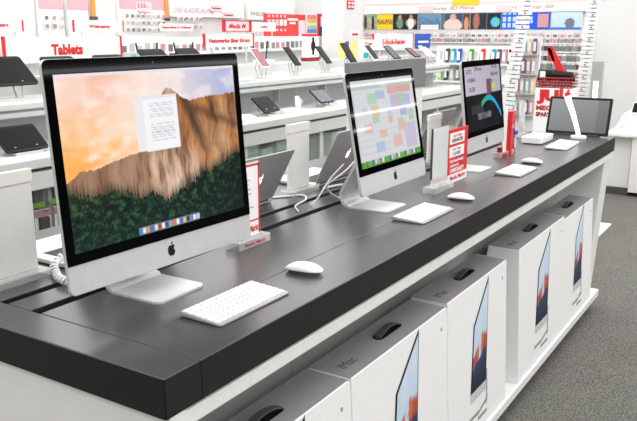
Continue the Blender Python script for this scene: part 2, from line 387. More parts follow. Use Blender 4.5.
def imac(label, xc, w, zb, yf, h, yaw, tilt, chin, side, top, bot, foot, fn, nu, nv, lit=True):
    fx, fy0, fy1, fw = foot
    t = thing('desktop_computer', label, 'computer', (fx, fy0, 0), 0, 'all-in-one computers on the desk')
    ty = R(tilt); nb = Vector((-math.sin(yaw), math.cos(yaw), 0)); ux = Vector((math.cos(yaw), math.sin(yaw), 0))
    up = nb*math.sin(ty) + Vector((0, 0, 1))*math.cos(ty); nn = nb*math.cos(ty) - Vector((0, 0, 1))*math.sin(ty)
    o0 = Vector((xc-fx, yf-fy0, zb))
    P = lambda u, v, d: o0 + ux*u + up*v + nn*d     # u from the centre line, d backwards
    hw = w/2
    # aluminium shell: rounded slab plus a bulging back
    mb = MB(); mb.prism(rrect(-hw, 0, hw, h, .016, 5), .0005, .011, P)
    mb.build('housing', M_alu, t, bevel=.0015, seg=1)
    bk = MB(); rings = []
    for k, (sc_, d) in enumerate([(.985, .011), (.93, .022), (.75, .040), (.45, .050)]):
        pts = rrect(-hw*sc_, h/2-h/2*sc_, hw*sc_, h/2+h/2*sc_, .016, 5)
        rings.append([P(a, b, d) for a, b in pts])
    n = len(rings[0])
    for r_ in rings: bk.v += [tuple(q) for q in r_]
    for k in range(len(rings)-1):
        for i in range(n): bk.f.append((k*n+i, k*n+(i+1) % n, (k+1)*n+(i+1) % n, (k+1)*n+i))
    bk.f.append(tuple((len(rings)-1)*n+i for i in range(n)))
    bk.build('rear_shell', M_alu, t, smooth=True)
    # glass front and chin
    gl = rrect(-hw+.0008, chin, hw-.0008, h-.0008, .014, 5)
    gl = [(a, chin if b < chin+.013 else b) for a, b in gl]
    MB().prism(gl, -.0015, .0006, P).build('front_glass', M_glassb, t)
    S = lambda u, v: P(-hw+side + u*(w-2*side), bot + v*(h-top-bot), -.0019)
    paint_grid('screen', nu, nv, S, fn, M_screend if fn is calendar else M_screen, t)
    apple_logo('maker_logo', M_black, t, lambda a, b, d: P(a, chin*.47+b, .0003-d), chin*.40, 'black fruit shaped logo on the chin')
    MB().tube([P(0, h-top*.5, -.0012), P(0, h-top*.5, -.0018)], .003, 10).build('camera_lens', M_dgrey, t)
    # stand: foot plate and bent neck, one piece of sheet
    d = fy1-fy0
    prof = []
    N = 8
    zt = zb+h*.45; ytop = (yf-fy0)+math.sin(ty)*h*.45+.045
    th_ = .010
    pts = [(0, .0), (d-.05, .0)]
    for k in range(1, N+1):
        a = R(-90+ (90+14)*k/N); pts.append((d-.05+.05*math.cos(a), .05+.05*math.sin(a)))
    pts.append((ytop, zt))
    st = MB(); cr = .02
    for i in range(len(pts)-1):
        (ya, za), (yb, zb2) = pts[i], pts[i+1]
    def norm(i):
        a = Vector(pts[max(i-1, 0)]); b = Vector(pts[min(i+1, len(pts)-1)]); q = (b-a).normalized(); return Vector((-q.y, q.x))
    V = []
    for i, (yy, zz) in enumerate(pts):
        nrm = norm(i); tt = .006 if i < 2 else .012
        ww = fw/2 if i < 3 else fw/2*(1-.12*min(1, (i-2)/6))
        V.append([(-ww, yy, zz), (ww, yy, zz), (ww, yy+nrm.x*tt, zz+nrm.y*tt), (-ww, yy+nrm.x*tt, zz+nrm.y*tt)])
    base = 0
    for q in V: st.v += q
    for i in range(len(V)-1):
        for k in range(4):
            k2 = (k+1) % 4; st.f.append((i*4+k, i*4+k2, (i+1)*4+k2, (i+1)*4+k))
    st.f.append((0, 1, 2, 3)); m_ = (len(V)-1)*4; st.f.append((m_+3, m_+2, m_+1, m_))
    so = st.build('stand', M_alu, t)
    bm = bmesh.new(); bm.from_mesh(so.data)
    ed = [e_ for e_ in bm.edges if abs(e_.verts[0].co.y) < 1e-4 and abs(e_.verts[1].co.y) < 1e-4 and abs(e_.verts[0].co.z-e_.verts[1].co.z) > .004]
    bmesh.ops.bevel(bm, geom=ed, offset=.02, segments=5, affect='EDGES', profile=.5)
    bm.to_mesh(so.data); bm.free()
    return t, P
imac1, P1 = imac('largest silver all-in-one computer nearest the camera, its screen showing orange cliffs above a forest', .3974, .640, .0785, .340, .5355, R(-2.65), 4.5, .071, .024, .034, .097, (.392, .304, .518, .18), wallpaper, 240, 150)
imac2, P2 = imac('smaller silver all-in-one computer with a calendar on screen, before a grey headed board', 1.5804, .543, .0933, .280, .441, 0.0, 10.35, .073, .024, .030, .098, (1.575, .272, .49, .172), calendar, 130, 90)
imac3, P3 = imac('farthest silver all-in-one computer, its screen a dark advert with teal curve', 2.687, .56, .098, .322, .438, R(1), 6.8, .073, .024, .030, .098, (2.57, .278, .49, .172), product_page, 110, 90)
for body, uu, vv, ww in [('935', .17, .40, .085), ('Macbook', .17, .365, .11), ('NOTES', -.20, .385, .07), ('iPhone', -.07, .395, .10), ('HARMAN', -.17, .345, .11), ('GALERIE', -.17, .30, .09), ('Pro', .11, .33, .06)]:
    text('screen_text', body, M_dgrey, imac3, lambda a, b, d, uu=uu, vv=vv: P3(uu+a, vv+b, -.0022-d*.2), w=ww, h=.022, bold=.02)

# ------------------------------------------------------------------ keyboards and mice
def keyboard_proto(label):
    t = thing('keyboard', label, 'keyboard', (0, 0, 0), 0, 'white computer keyboards on the desk')
    w, d = .280, .130
    mb = MB(); mb.prism(rrect(-w/2, -d/2, w/2, d/2, .008, 3), 0, 1, lambda a, b, q: (a, b, (.006+(b+d/2)/d*.008) if q else (.001+(b+d/2)/d*.002)))
    mb.build('base_plate', M_kbase, t, bevel=.001, seg=1)
    km = {}
    def key(x0, x1, y, dy):
        kw = round(x1-x0, 4); k = (kw, dy)
        z = .006+(y+d/2)/d*.008
        if k not in km:
            m_ = MB().box(-kw/2, -dy/2, -.001, kw/2, dy/2, .0028); o = m_.build('key', M_key, t, bevel=.0012, seg=1); km[k] = o
        else:
            o = km[k].copy(); COL.objects.link(o)
        o.parent = t; o.location = ((x0+x1)/2, y, z); o.rotation_euler = (math.atan(.008/d), 0, 0)
    pitch = w*.978/14.5; x0 = -w*.489
    rows = [(.053, .012, [1.035]*14), (.037, .017, [1]*13+[1.5]), (.0165, .017, [1.5]+[1]*13), (-.004, .017, [1.75]+[1]*11+[1.75]), (-.0245, .017, [2.25]+[1]*10+[2.25]), (-.045, .017, [1,1,1,1.25,5,1.25,1,1,1,1])]
    for y, dy, ks in rows:
        x = x0; f = 14.5/sum(ks)
        for kx in ks:
            key(x+.0019, x+kx*f*pitch-.0019, y, dy-.001); x += kx*f*pitch
    return t
kb = keyboard_proto('white slim keyboard in front of the largest computer, nearest the camera')
def place(o, x, y, rz): o.location = (x, y, 0.0); o.rotation_euler = (0, 0, rz)
place(kb, .411, .142, R(-.6))
k2 = copy_tree(kb, None, 'white slim keyboard in front of the computer showing a calendar'); place(k2, 1.546, .149, 0)
k3 = copy_tree(kb, None, 'white slim keyboard between the red sign stand and the front edge'); place(k3, 2.61, .140, 0)
k4 = copy_tree(kb, None, 'white slim keyboard at the far end of the desk, before the black touch screen'); place(k4, 3.60, .18, R(2)); k4.scale = (1.35, 1.0, 1.0)
def mouse_proto(label):
    t = thing('computer_mouse', label, 'mouse', (0, 0, 0), 0, 'white computer mice on the desk')
    def shell(z0, z1, sw, sl, name, m):
        vs = []; fs = []; nu, nv = 28, 8
        for j in range(nv+1):
            f = j/nv
            rr = math.cos(f*math.pi/2)**.55; zz = z0+(z1-z0)*math.sin(f*math.pi/2)
            for i in range(nu):
                a = 2*math.pi*i/nu; ca, sa = math.cos(a), math.sin(a)
                e_ = lambda q: math.copysign(abs(q)**.75, q)
                y = e_(sa)*sl*rr
                vs.append((e_(ca)*sw*rr, y, z0+(zz-z0)*(1-.5*(y/sl)**2)))
        for j in range(nv):
            for i in range(nu): fs.append((j*nu+i, j*nu+(i+1) % nu, (j+1)*nu+(i+1) % nu, (j+1)*nu+i))
        fs.append(tuple(reversed(range(nu))))
        mb = MB(); mb.v = vs; mb.f = fs
        return mb.build(name, m, t, smooth=True)
    shell(.010, .030, .0285, .057, 'shell', M_whitep)
    b = shell(.0, .010, .024, .050, 'base', M_dgrey); b['label'] = 'dark underside of the mouse'
    return t
ms = mouse_proto('white oval mouse beside the nearest keyboard'); place(ms, .722, .143, R(8))
m2 = copy_tree(ms, None, 'white oval mouse in front of the red sign holder'); place(m2, 1.862, .128, R(5))
m3 = copy_tree(ms, None, 'white oval mouse behind the third keyboard, before the flat white box'); place(m3, 2.885, .150, R(5))

# ------------------------------------------------------------------ computer boxes under the desk
def boxpic(u, v):
    n = fbm(u*4, v*5, 1.0)
    c = lerp((176, 200, 226), (206, 222, 238), clamp(v+.5*n))
    if v < .62 - .25*abs(u-.5) + .1*n and (u < .42 or u > .58+.1*n): c = lerp((206, 108, 66), (150, 60, 50), clamp(.5+n*2))
    if v < .34+.1*n: c = lerp((44, 62, 104), (24, 30, 50), clamp((.34-v)*3))
    return c
def retail_box(x0, x1, label, dy=0.0, ztop=-.335):
    t = thing('computer_carton', label, 'box', (x0, dy, -1.0), 0, 'white computer cartons on the bottom shelf')
    w = x1-x0; H = ztop+1.0
    fy = lambda z: .034*z/H            # leaning front
    MB().hexa([(0, 0, 0), (w, 0, 0), (w, .27, 0), (0, .27, 0), (0, .034, H-.0015), (w, .034, H-.0015), (w, .185, H-.0015), (0, .185, H-.0015)]).build('carton', M_boxw, t, bevel=.002, seg=1)
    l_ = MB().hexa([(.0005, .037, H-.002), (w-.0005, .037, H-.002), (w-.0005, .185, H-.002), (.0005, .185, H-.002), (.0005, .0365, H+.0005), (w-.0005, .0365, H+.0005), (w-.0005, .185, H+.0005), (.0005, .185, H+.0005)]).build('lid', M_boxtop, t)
    l_['label'] = 'grey top of the carton'
    hx = w*.53
    rec = MB(); rec.prism(rrect(hx-.085, .090, hx+.085, .128, .018, 5), H+.0003, H+.0022, lambda a, b, d: (a, b, d)); rec.build('handle_recess', M_black, t)
    hd = MB(); N = 12
    for i in range(N):
        a0, a1 = -1+2*i/N, -1+2*(i+1)/N
        q = lambda a: (hx+a*.076, H+.002+.018*(1-a*a))
        (xa, za), (xb, zb_) = q(a0), q(a1)
        hd.hexa([(xa, .096, za), (xb, .096, zb_), (xb, .119, zb_), (xa, .119, za), (xa, .096, za+.005), (xb, .096, zb_+.005), (xb, .119, zb_+.005), (xa, .119, za+.005)])
    hd.build('handle', M_dgrey, t)
    text('carton_lettering', 'iMac', M_mgrey if False else M_dgrey, t, lambda a, b, d: (.085+a, .098+b, H+.0006+d*.3), w=.085, h=.036)
    F = lambda a, z, d: (a, fy(z)-d, z)
    # printed slanted view of the computer on the front
    k = w/.70; ox = w*.645
    def quadpic(u, v):
        xl = ox-.163*k + u*.163*k + (1-v)*u*-.0; 
        zl = (1-.514-.0)*0
        zb_ = .209; 
        ztl, ztr = (.486, .640)
        x = ox-.163*k*(1-u) - (.036*k*(1-u)*(1-v)) - .030*k*u*(1-v)
        z = zb_ + v*((ztl*(1-u)+ztr*u)-zb_)
        return F(x, z, .0012)
    fr = MB(); A = [quadpic(0, 0), quadpic(1, 0), quadpic(1, 1), quadpic(0, 1)]
    grow = []
    cx_ = sum(a[0] for a in A)/4; cz_ = sum(a[2] for a in A)/4
    ex = [(-.012, -.006), (.007, -.006), (.007, .022), (-.012, .006)]
    for a, (dx, dz_) in zip(A, ex):
        z = a[2]+dz_; grow.append(F(a[0]+dx*k, z, .0008))
    fr.quad(*grow); fr.build('printed_frame', M_black, t)
    paint_grid('printed_screen', 16, 30, quadpic, boxpic, M_print, t)
    ch = MB(); b0, b1 = grow[0], grow[1]
    ch.quad(F(b0[0], b0[2]-.043, .0008), F(b1[0], b1[2]-.043, .0008), F(b1[0], b1[2], .0008), F(b0[0], b0[2], .0008)); ch.build('printed_chin', M_lgrey, t)
    stp = MB(); stp.quad(F(b1[0]-.004, .085, .0006), F(b1[0]+.016*k, .100, .0006), F(b1[0]+.016*k, .25, .0006), F(b1[0]+.004, .25, .0006))
    stp.quad(F(b1[0]-.135*k, .083, .0006), F(b1[0]-.10*k, .078, .0006), F(b1[0]+.016*k, .105, .0006), F(b1[0]-.01*k, .116, .0006)); stp.build('printed_stand', M_greyc, t)
    for j, (xx, zz) in enumerate([(-.20, .082), (-.10, .052)]):
        mb = MB(); mb.quad(F(b1[0]+xx*k, zz, .0008), F(b1[0]+(xx+.11)*k, zz, .0008), F(b1[0]+(xx+.11)*k, zz+.016, .0008), F(b1[0]+xx*k, zz+.016, .0008)); mb.build('printed_line', M_greyc, t)
    st = MB(); st.quad(F(w-.062, H-.080, .0006), F(w-.05, H-.080, .0006), F(w-.05, H-.066, .0006), F(w-.062, H-.066, .0006)); s1 = st.build('small_sticker', M_greyc, t)
    tp = MB(); tp.box(w-.012, .03, H-.001, w+.0, .175, H+.0012); tp.build('tape_seam', M_lgrey, t)
    return t
retail_box(.085, .803, 'white computer carton nearest the camera, cut off by the bottom of the photo')
retail_box(.808, 1.529, 'white computer carton with grey top, second from the near end of the shelf')
retail_box(1.534, 2.208, 'white computer carton with a gap after it, third from the near end of the shelf', ztop=-.325)
retail_box(2.389, 3.176, 'white computer carton whose grey side shows beside the gap, fourth along the shelf', ztop=-.325)
retail_box(3.181, 3.852, 'white computer carton at the far end of the shelf, next to the white end panel', ztop=-.345)

# ------------------------------------------------------------------ sign holders on the desk
def acrylic_stand(label, x, y, w, d, h, red_foot=False):
    t = thing('sign_holder', label, 'sign holder', (x, y, 0))
    MB().box(-w/2, -d/2, 0, w/2, d/2, .028).build('foot_block', M_acry, t, bevel=.002)
    return t
t = acrylic_stand('clear acrylic holder with red bordered price sheet beside the largest computer', .866, .452, .165, .055, .27)
MB().box(-.066, .001, .026, .062, .003, .268).build('clear_panel', M_acry, t)
MB().box(-.062, -.0015, .028, .060, .0005, .262).build('price_sheet', M_card, t)
rb = MB()
for q in [(-.062, .030, -.056, .262), (.053, .030, .060, .262), (-.062, .255, .060, .262), (-.062, .075, .060, .080)]: rb.box(q[0], -.0022, q[1], q[2], -.0016, q[3])
rb.build('red_border', M_red, t)
text('sheet_lettering', 'Media Markt', M_red, t, lambda a, b, d: (a, -.0024-d*.2, .052+b), w=.105, h=.022, bold=.03)
ln = MB(); random.seed(3)
for k in range(9): ln.box(-.045, -.0022, .225-.015*k, -.045+.03+.05*random.random(), -.0016, .2285-.015*k)
ln.build('printed_lines', M_rose, t)
text('foot_lettering', 'Media Markt', M_red, t, lambda a, b, d: (-.0+a, -.0285-d*.2, .014+b), w=.11, h=.009, bold=.02)

t = acrylic_stand('clear acrylic holder with a grey sheet, in front of the red notice board', 1.995, .285, .20, .06, .26)
MB().box(-.085, -.003, .026, .085, .0, .275).build('clear_panel', M_acry, t)
MB().box(-.076, .0005, .06, .080, .002, .268).build('price_sheet', M_card, t)
MB().box(-.087, -.005, .06, -.082, .003, .275).build('dark_edge', M_dgrey, t)
text('sheet_lettering', 'Media Markt', M_red, t, lambda a, b, d: (a, -.0005-d*.1, .043+b), w=.12, h=.018, bold=.03)
t2_ = thing('notice_board', 'red notice board with white labels standing behind the clear holder', 'sign', (2.235, .305, 0))
MB().box(-.105, -.004, 0, .125, .004, .245).build('board', M_red, t2_, bevel=.003)
MB().box(-.105, -.0045, 0, .125, -.0035, .040).build('white_foot_strip', M_card, t2_)
for z0, z1 in [(.178, .228), (.118, .165)]: MB().box(-.095, -.006, z0, .075, -.004, z1).build('white_label', M_card, t2_)
tz = lambda x, z: (lambda a, b, d: (x+a, -.0062-d*.3, z+b))
text('label_lettering', 'nur hier', M_red, t2_, tz(-.01, .215), w=.10, h=.012, bold=.03)
text('label_lettering', 'GARANTIE', M_black, t2_, tz(-.01, .194), w=.13, h=.017, bold=.03)
text('label_lettering', 'nur hier', M_red, t2_, tz(-.01, .154), w=.10, h=.011, bold=.03)
text('label_lettering', 'LIVE', M_dblue, t2_, tz(-.01, .133), w=.08, h=.015, bold=.03)
text('board_lettering', 'Sicherheit', M_card, t2_, lambda a, b, d: (-.005+a, -.0042-d*.3, .100+b), w=.16, h=.014, bold=.03)
text('board_lettering', 'schon ab', M_card, t2_, lambda a, b, d: (-.03+a, -.0042-d*.3, .079+b), w=.10, h=.013, bold=.03)
text('board_lettering', 'UMSONST!', M_card, t2_, lambda a, b, d: (.0+a, -.0042-d*.3, .056+b), w=.16, h=.020, bold=.04)
text('foot_lettering', 'Media Markt', M_red, t2_, lambda a, b, d: (.01+a, -.0047-d*.3, .022+b), w=.18, h=.020, bold=.03)

t = acrylic_stand('red and white leaflet holder standing before the third computer', 3.06, .36, .20, .05, .25)
MB().box(-.095, -.03, .0, -.035, .012, .022).build('red_foot', M_dred, t); MB().box(-.075, -.012, .022, -.055, .012, .055).build('red_foot', M_dred, t)
MB().box(-.055, -.012, .026, -.0, -.006, .275).build('white_panel', M_card, t)
MB().hexa([(.01, -.035, .0), (.205, .0, .0), (.205, .03, .0), (.01, .02, .0), (.01, -.035, .245), (.165, .0, .235), (.165, .03, .235), (.01, .02, .245)]).build('red_leaflet_box', M_red, t, bevel=.003)
cr = MB(); cr.prism([(.145+.040*math.cos(a*math.pi/8), .06+.036*math.sin(a*math.pi/8)) for a in range(16)], 0, .004, lambda a, b, d: (a, -.012+(a-.145)*.18-d, b)); cr.prism([(.135+.034*math.cos(a*math.pi/8), .145+.030*math.sin(a*math.pi/8)) for a in range(16)], 0, .004, lambda a, b, d: (a, -.014+(a-.135)*.18-d, b)); cr.build('round_picture', mat('pale_print', (222, 214, 220)), t)
MB().box(.11, -.024, .105, .16, -.016, .125).build('blue_patch', M_blue, t)
MB().box(.01, -.035, .150, .06, -.028, .17).build('pale_patch', M_rose, t)

# tall white dividers along the back half
def divider(label, x, w, zt, cap, yq=.78):
    t = thing('display_upright', label, 'sign holder', (x, yq, 0), 0, 'white uprights between the laptops')
    MB().box(-w/2, -.012, .02, w/2, .0, zt).build('white_panel', M_white, t, bevel=.002)
    if cap: MB().box(-w/2-.002, -.015, zt, w/2+.002, .003, zt+cap).build('header', M_cream, t)
    MB().box(-w/2-.02, -.05, 0, w/2+.02, .02, .02).build('acrylic_foot', M_acry, t, bevel=.002)
    return t
divider('white upright panel on clear foot at the left edge, nearest the camera', .185, .24, .27, .035)
divider('white upright panel with cream header between the two grey laptops', 1.636, .155, .262, .035)
divider('white upright panel beside the pale laptop lid behind the red board', 2.635, .15, .225, .03, .60)
t = thing('backing_board', 'large white board with dark grey header behind the computer showing a calendar', 'sign board', (3.06, 1.085, 0))
MB().box(-.47, -.01, .005, .47, .01, .325).build('white_board', M_white, t, bevel=.002)
MB().box(-.49, -.018, .325, .49, .014, .505).build('grey_header', mat('header_grey', (122, 122, 123), rough=.6, vary=.02), t, bevel=.002)
MB().box(-.47, -.06, 0, .47, .05, .006).build('foot_plate', M_acry, t)

# laptops on the back half, lids towards us
def laptop(label, x, y, w, d, lh, lean, group='laptops on the back half of the desk'):
    t = thing('laptop', label, 'laptop', (x, y, 0), 0, group)
    b = MB(); b.prism(rrect(-w/2, 0, w/2, d, .012, 4), .004, .018, lambda a, c, q: (a, c, q)); b.build('base', M_alu, t, bevel=.002, seg=1)
    MB().box(-w*.41, d*.12, .0178, w*.41, d*.50, .0186).build('keyboard_panel', M_black, t)['label'] = 'dark keys in the laptop base'
    MB().box(-w*.15, d*.56, .0178, w*.15, d*.93, .0184).build('touchpad', M_lgrey, t)
    mb = MB()
    for sx in (-1, 1):
        for yy in (.02, d-.02): mb.tube([(sx*w*.42, yy, 0), (sx*w*.42, yy, .005)], .008, 8)
    mb.build('rubber_feet', M_dgrey, t)
    MB().tube([(-w*.40, .003, .017), (w*.40, .003, .017)], .006, 8).build('hinge', M_dgrey, t)
    P = lambda a, b_, q: Vector((a, -lean*b_/lh, .018)) + Vector((0, 0, 1))*b_ + Vector((0, q, q*lean/lh))
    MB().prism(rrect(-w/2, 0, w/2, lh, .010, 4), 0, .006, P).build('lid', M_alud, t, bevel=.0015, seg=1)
    MB().prism(rrect(-w/2+.008, .012, w/2-.008, lh-.008, .006, 3), .0061, .0066, P).build('screen', M_glassb, t)
    apple_logo('lit_logo', M_logo, t, lambda a, b_, q: P(a, lh*.47+b_, -.0003-q*.3), .034, 'glowing white fruit shaped logo')
    return t
laptop('grey laptop with its lit lid seen from behind, right of the largest computer', 1.262, .755, .318, .225, .206, .113)
laptop('grey laptop lid just left of the computer showing a calendar', 1.925, .755, .36, .245, .235, .115)
laptop('pale laptop lid poking out above the red notice board', 2.892, .755, .318, .225, .232, .115)
laptop('open laptop whose keyboard shows left of the largest computer', .575, .745, .40, .28, .20, .11)

# far end of the desk
t = thing('flat_white_box', 'flat white network box with rounded corners behind the third mouse', 'electronics box', (3.70, .365, 0))
MB().prism(rrect(-.13, -.065, .13, .065, .02, 4), .005, .042, lambda a, b, q: (a, b, q)).build('casing', M_whitep, t, bevel=.003)
MB().prism(rrect(-.115, -.055, .115, .055, .02, 4), 0, .006, lambda a, b, q: (a, b, q)).build('base', M_dgrey, t)
t = thing('touch_screen', 'black framed touch screen leaning back at the far end of the desk', 'monitor', (4.10, .23, 0))
def scr(u, v):
    c = lerp((120, 122, 124), (166, 168, 170), clamp(.25+v*.55-.25*u)); d = abs((u-.40)-(1-v)*.20)
    if u > .82: c = lerp(c, (92, 93, 95), .35)
    return c
Q = lambda a, b, q: (.0+.30*b+q*.95, a, .012+b*.96-q*.30)
MB().prism(rrect(-.20, 0, .20, .245, .008, 3), .0, .018, Q).build('frame', M_black, t, bevel=.002, seg=1)
paint_grid('screen', 40, 30, lambda u, v: Q(.184-.368*u, .016+.213*v, -.0008), scr, M_screen, t)
MB().box(.0, -.14, 0, .075, .14, .014).build('foot', M_dgrey, t, bevel=.002)
MB().tube([(.06, 0, .01), (.085, 0, .14)], .012, 8).build('prop', M_dgrey, t)
t = thing('curved_white_arm', 'bright white curved arm on a round puck in front of the touch screen', 'security arm', (3.99, .185, 0))
pts = [(0, 0, .018), (.005, .010, .05), (.015, .030, .10), (.03, .055, .16), (.045, .085, .22), (.05, .10, .26)]
mb = MB(); mb.tube(pts, [.014, .014, .015, .017, .019, .021], 10); mb.build('arm', M_glow, t, smooth=True)  # arm is no lamp; its brightness is put in as emission
MB().tube([(0, 0, 0), (0, 0, .018)], .05, 20).build('puck', M_whitep, t, bevel=.003)
MB().box(.04, .085, .25, .06, .115, .285).build('red_tip', M_red, t)

t = acrylic_stand('tall clear acrylic stand behind the flat white box at the far end', 3.86, .52, .12, .06, .2)
MB().box(-.055, -.003, .026, .055, .001, .235).build('clear_panel', M_acry, t)
MB().box(-.045, .001, .03, .045, .003, .10).build('price_sheet', M_pink, t)
# cables
def cable(label, pts, r, m=M_whitep, coil=None, cat='cable'):
    P_ = [Vector(q) for q in pts]; out = []
    for i in range(len(P_)-1):
        p0 = P_[max(i-1, 0)]; p1 = P_[i]; p2 = P_[i+1]; p3 = P_[min(i+2, len(P_)-1)]
        for k in range(8):
            s = k/8; out.append(.5*((2*p1)+(p2-p0)*s+(2*p0-5*p1+4*p2-p3)*s*s+(3*p1-p0-3*p2+p3)*s**3))
    out.append(P_[-1])
    if coil:
        rad, turns = coil; fine = []; n = len(out)
        N = turns*10
        for k in range(N+1):
            f = k/N*(n-1); i = min(int(f), n-2); q = out[i].lerp(out[i+1], f-i); a = 2*math.pi*turns*k/N
            tn = (out[i+1]-out[i]).normalized(); sd = tn.cross(Vector((0, 0, 1))).normalized()
            fine.append(q + sd*math.cos(a)*rad + Vector((0, 0, 1))*(math.sin(a)*rad))
        out = fine
    o = MB().tube(out, r, 6).build('cable', m, None, smooth=True)
    return tag(o, label, cat)
cable('white coiled security cable left of the largest computer', [(.45, .765, .03), (.40, .78, .028), (.345, .75, .02), (.31, .70, .014), (.285, .655, .014), (.28, .615, .014), (.295, .585, .014), (.33, .56, .014), (.37, .54, .014)], .0034, coil=(.0095, 22))
cable('thin white cable curling on the desk behind the price sheet', [(1.33, .57, .004), (1.40, .63, .004), (1.52, .66, .004), (1.58, .72, .004), (1.50, .78, .004), (1.44, .82, .004)], .004)
cable('thick white cable curving between white upright and second laptop', [(1.735, .71, .007), (1.80, .70, .007), (1.86, .675, .007), (1.87, .64, .007), (1.85, .61, .007)], .006)
cable('white cable hanging behind left side of the calendar computer', [(1.60, .52, .004), (1.57, .55, .02), (1.52, .56, .07), (1.56, .50, .13), (1.58, .45, .19)], .0036)
cable('second white cable rising behind the calendar computer, farther left', [(1.44, .585, .004), (1.47, .57, .03), (1.52, .545, .10), (1.55, .50, .16)], .003)

exec_marker = 1

# ------------------------------------------------------------------ tablet bench behind the desk
bench = thing('display_bench', 'long white two-tier display bench with tablets and phones behind the desk', 'display bench', (0, 2.05, FZ))
def bb(x0, y0, z0, x1, y1, z1): return MB().box(x0, y0-2.05, z0-FZ, x1, y1-2.05, z1-FZ)
M_bench = mat('bench_white', (206, 208, 206), rough=.45, vary=.02)
M_bgrey = mat('bench_grey', (172, 177, 174), rough=.5, vary=.03)
bb(-1.2, 2.40, .275, 7.15, 3.05, .31).build('top_shelf', M_bench, bench, bevel=.006)
bb(-1.2, 2.405, .235, 7.15, 2.43, .262).build('price_rail', M_lgrey, bench, bevel=.004)
bb(-1.2, 2.43, .245, 7.15, 2.9, .275).build('shelf_underside', M_lgrey, bench)
bb(-1.2, 2.60, .08, 7.15, 2.64, .245).build('upper_back_panel', M_bgrey, bench)
bb(-1.2, 2.05, .030, 7.15, 2.64, .08).build('lower_shelf', M_bench, bench, bevel=.006)
bb(-1.2, 2.09, .012, 7.15, 2.6, .030).build('dark_gap', M_dgrey, bench)
bb(-1.2, 2.06, -.075, 7.15, 2.12, .012).build('fascia', M_bench, bench, bevel=.004)
bb(-1.2, 2.50, FZ, 7.15, 2.54, -.02).build('lower_back_panel', M_bgrey, bench)
bb(-1.2, 2.10, FZ, 7.15, 2.5, -.62).build('base_cabinet', M_bench, bench, bevel=.004)
for x in (-1.2, .6, 2.1, 2.95, 3.9, 5.0, 6.1, 7.1): bb(x, 2.09, -.62, x+.045, 2.52, -.075).build('side_panel', M_bench, bench)
bb(2.995, 2.11, -.60, 3.9, 2.116, -.10).build('glass_door', M_pane, bench); bb(3.945, 2.11, -.60, 5.0, 2.116, -.10).build('glass_door', M_pane, bench)
for x0 in (2.995, 3.945): bb(x0, 2.14, -.34, x0+.9, 2.5, -.325).build('inner_shelf', M_bench, bench)
for x in (.0, 1.2, 2.4, 3.0, 4.0, 4.7, 5.6, 6.6): bb(x, 2.54, .12, x+.012, 2.6, .245).build('bracket', M_lgrey, bench)
bb(-1.2, 2.82, .31, 7.15, 3.05, .40).build('spine_riser', M_bench, bench)

def slab_device(name, label, cat, x, y, zb, w, ln, dy, m_frame, m_face, group, base_z, printed=None):
    """phone/tablet leaning on a security stand; (x,y,zb) is the lower edge centre, dy the run back over its length"""
    t = thing(name, label, cat, (x, y, base_z), 0, group)
    up = Vector((0, dy, math.sqrt(max(ln*ln-dy*dy, 1e-4)))).normalized(); nn = Vector((0, up.z, -up.y))
    o = Vector((0, 0, zb-base_z))
    P = lambda a, b, d: o + Vector((a, 0, 0)) + up*b + nn*d
    rr = min(w, ln)*.09
    MB().prism(rrect(-w/2, 0, w/2, ln, rr, 3), 0, .010, P).build('casing', m_frame, t, bevel=.001, seg=1)
    k = .06*min(w, ln)
    face = MB().prism(rrect(-w/2+k*.6, k*1.3, w/2-k*.6, ln-k*1.3, .004, 2), -.0012, 0, P).build('screen', m_face, t)
    st = MB()
    a = P(0, ln*.45, .012); b = P(0, ln*.40, .05)
    for sx in (-.25, .25):
        st.tube([(sx*w, a.y, a.z), (sx*w, a.y+.03, a.z*.6), (sx*w, a.y+.0, .012)], .006, 6)
        st.tube([(sx*w, .02, zb-base_z+.02), (sx*w, .03, .012)], .006, 6)
    st.box(-w*.32, -.01, 0, w*.32, a.y+.03, .012)
    st.build('stand', M_lgrey, t)
    return t
TB = 'tablets on the display bench'; PH = 'phones on the upper shelf of the bench'
def tab(label, x, y, zb, w, ln, dy, bz, fr=M_black, fc=M_bezel): return slab_device('tablet_computer', label, 'tablet', x, y, zb, w, ln, dy, fr, fc, TB, bz)
tab('big black tablet on the upper bench shelf at the left edge of the photo', 1.53, 2.52, .395, .38, .215, .16, .31)
tab('black tablet on the upper shelf peeking over top left corner of the largest computer', 2.02, 2.55, .395, .24, .24, .20, .31)
tab('black tablet under the right half of the sign reading Tablets', 2.41, 2.55, .395, .24, .24, .20, .31)
tab('black tablet just right of the sign reading Tablets', 2.79, 2.55, .405, .24, .25, .20, .31)
tab('black tablet on the upper shelf behind the top right corner of the largest computer', 3.14, 2.55, .405, .22, .25, .20, .31)
tab('black tablet on the lower bench shelf at the left edge of the photo', 1.375, 2.2, .100, .25, .165, .12, .08)
tab('black tablet on lower shelf half hidden by right edge of the largest computer', 2.93, 2.2, .105, .22, .15, .12, .08)
tab('black tablet on the lower shelf above the lit grey laptop', 3.44, 2.2, .112, .20, .155, .12, .08)
tab('black tablet with a blue glow on the lower shelf, left of the grey headed board', 4.20, 2.2, .118, .20, .155, .12, .08, fc=mat('blue_glow_glass', (44, 54, 74), rough=.3))
tab('dark navy tablet below the sign reading E-Book-Reader', 6.10, 2.53, .40, .15, .19, .14, .31, fc=M_dblue if False else mat('navy_glass', (36, 42, 66), rough=.3))
tab('dark red small tablet below the right end of E-Book-Reader sign', 6.58, 2.53, .405, .15, .16, .13, .31, fc=mat('wine_glass', (92, 36, 48), rough=.3))
M_wphone = mat('phone_white', (238, 238, 238), rough=.4)
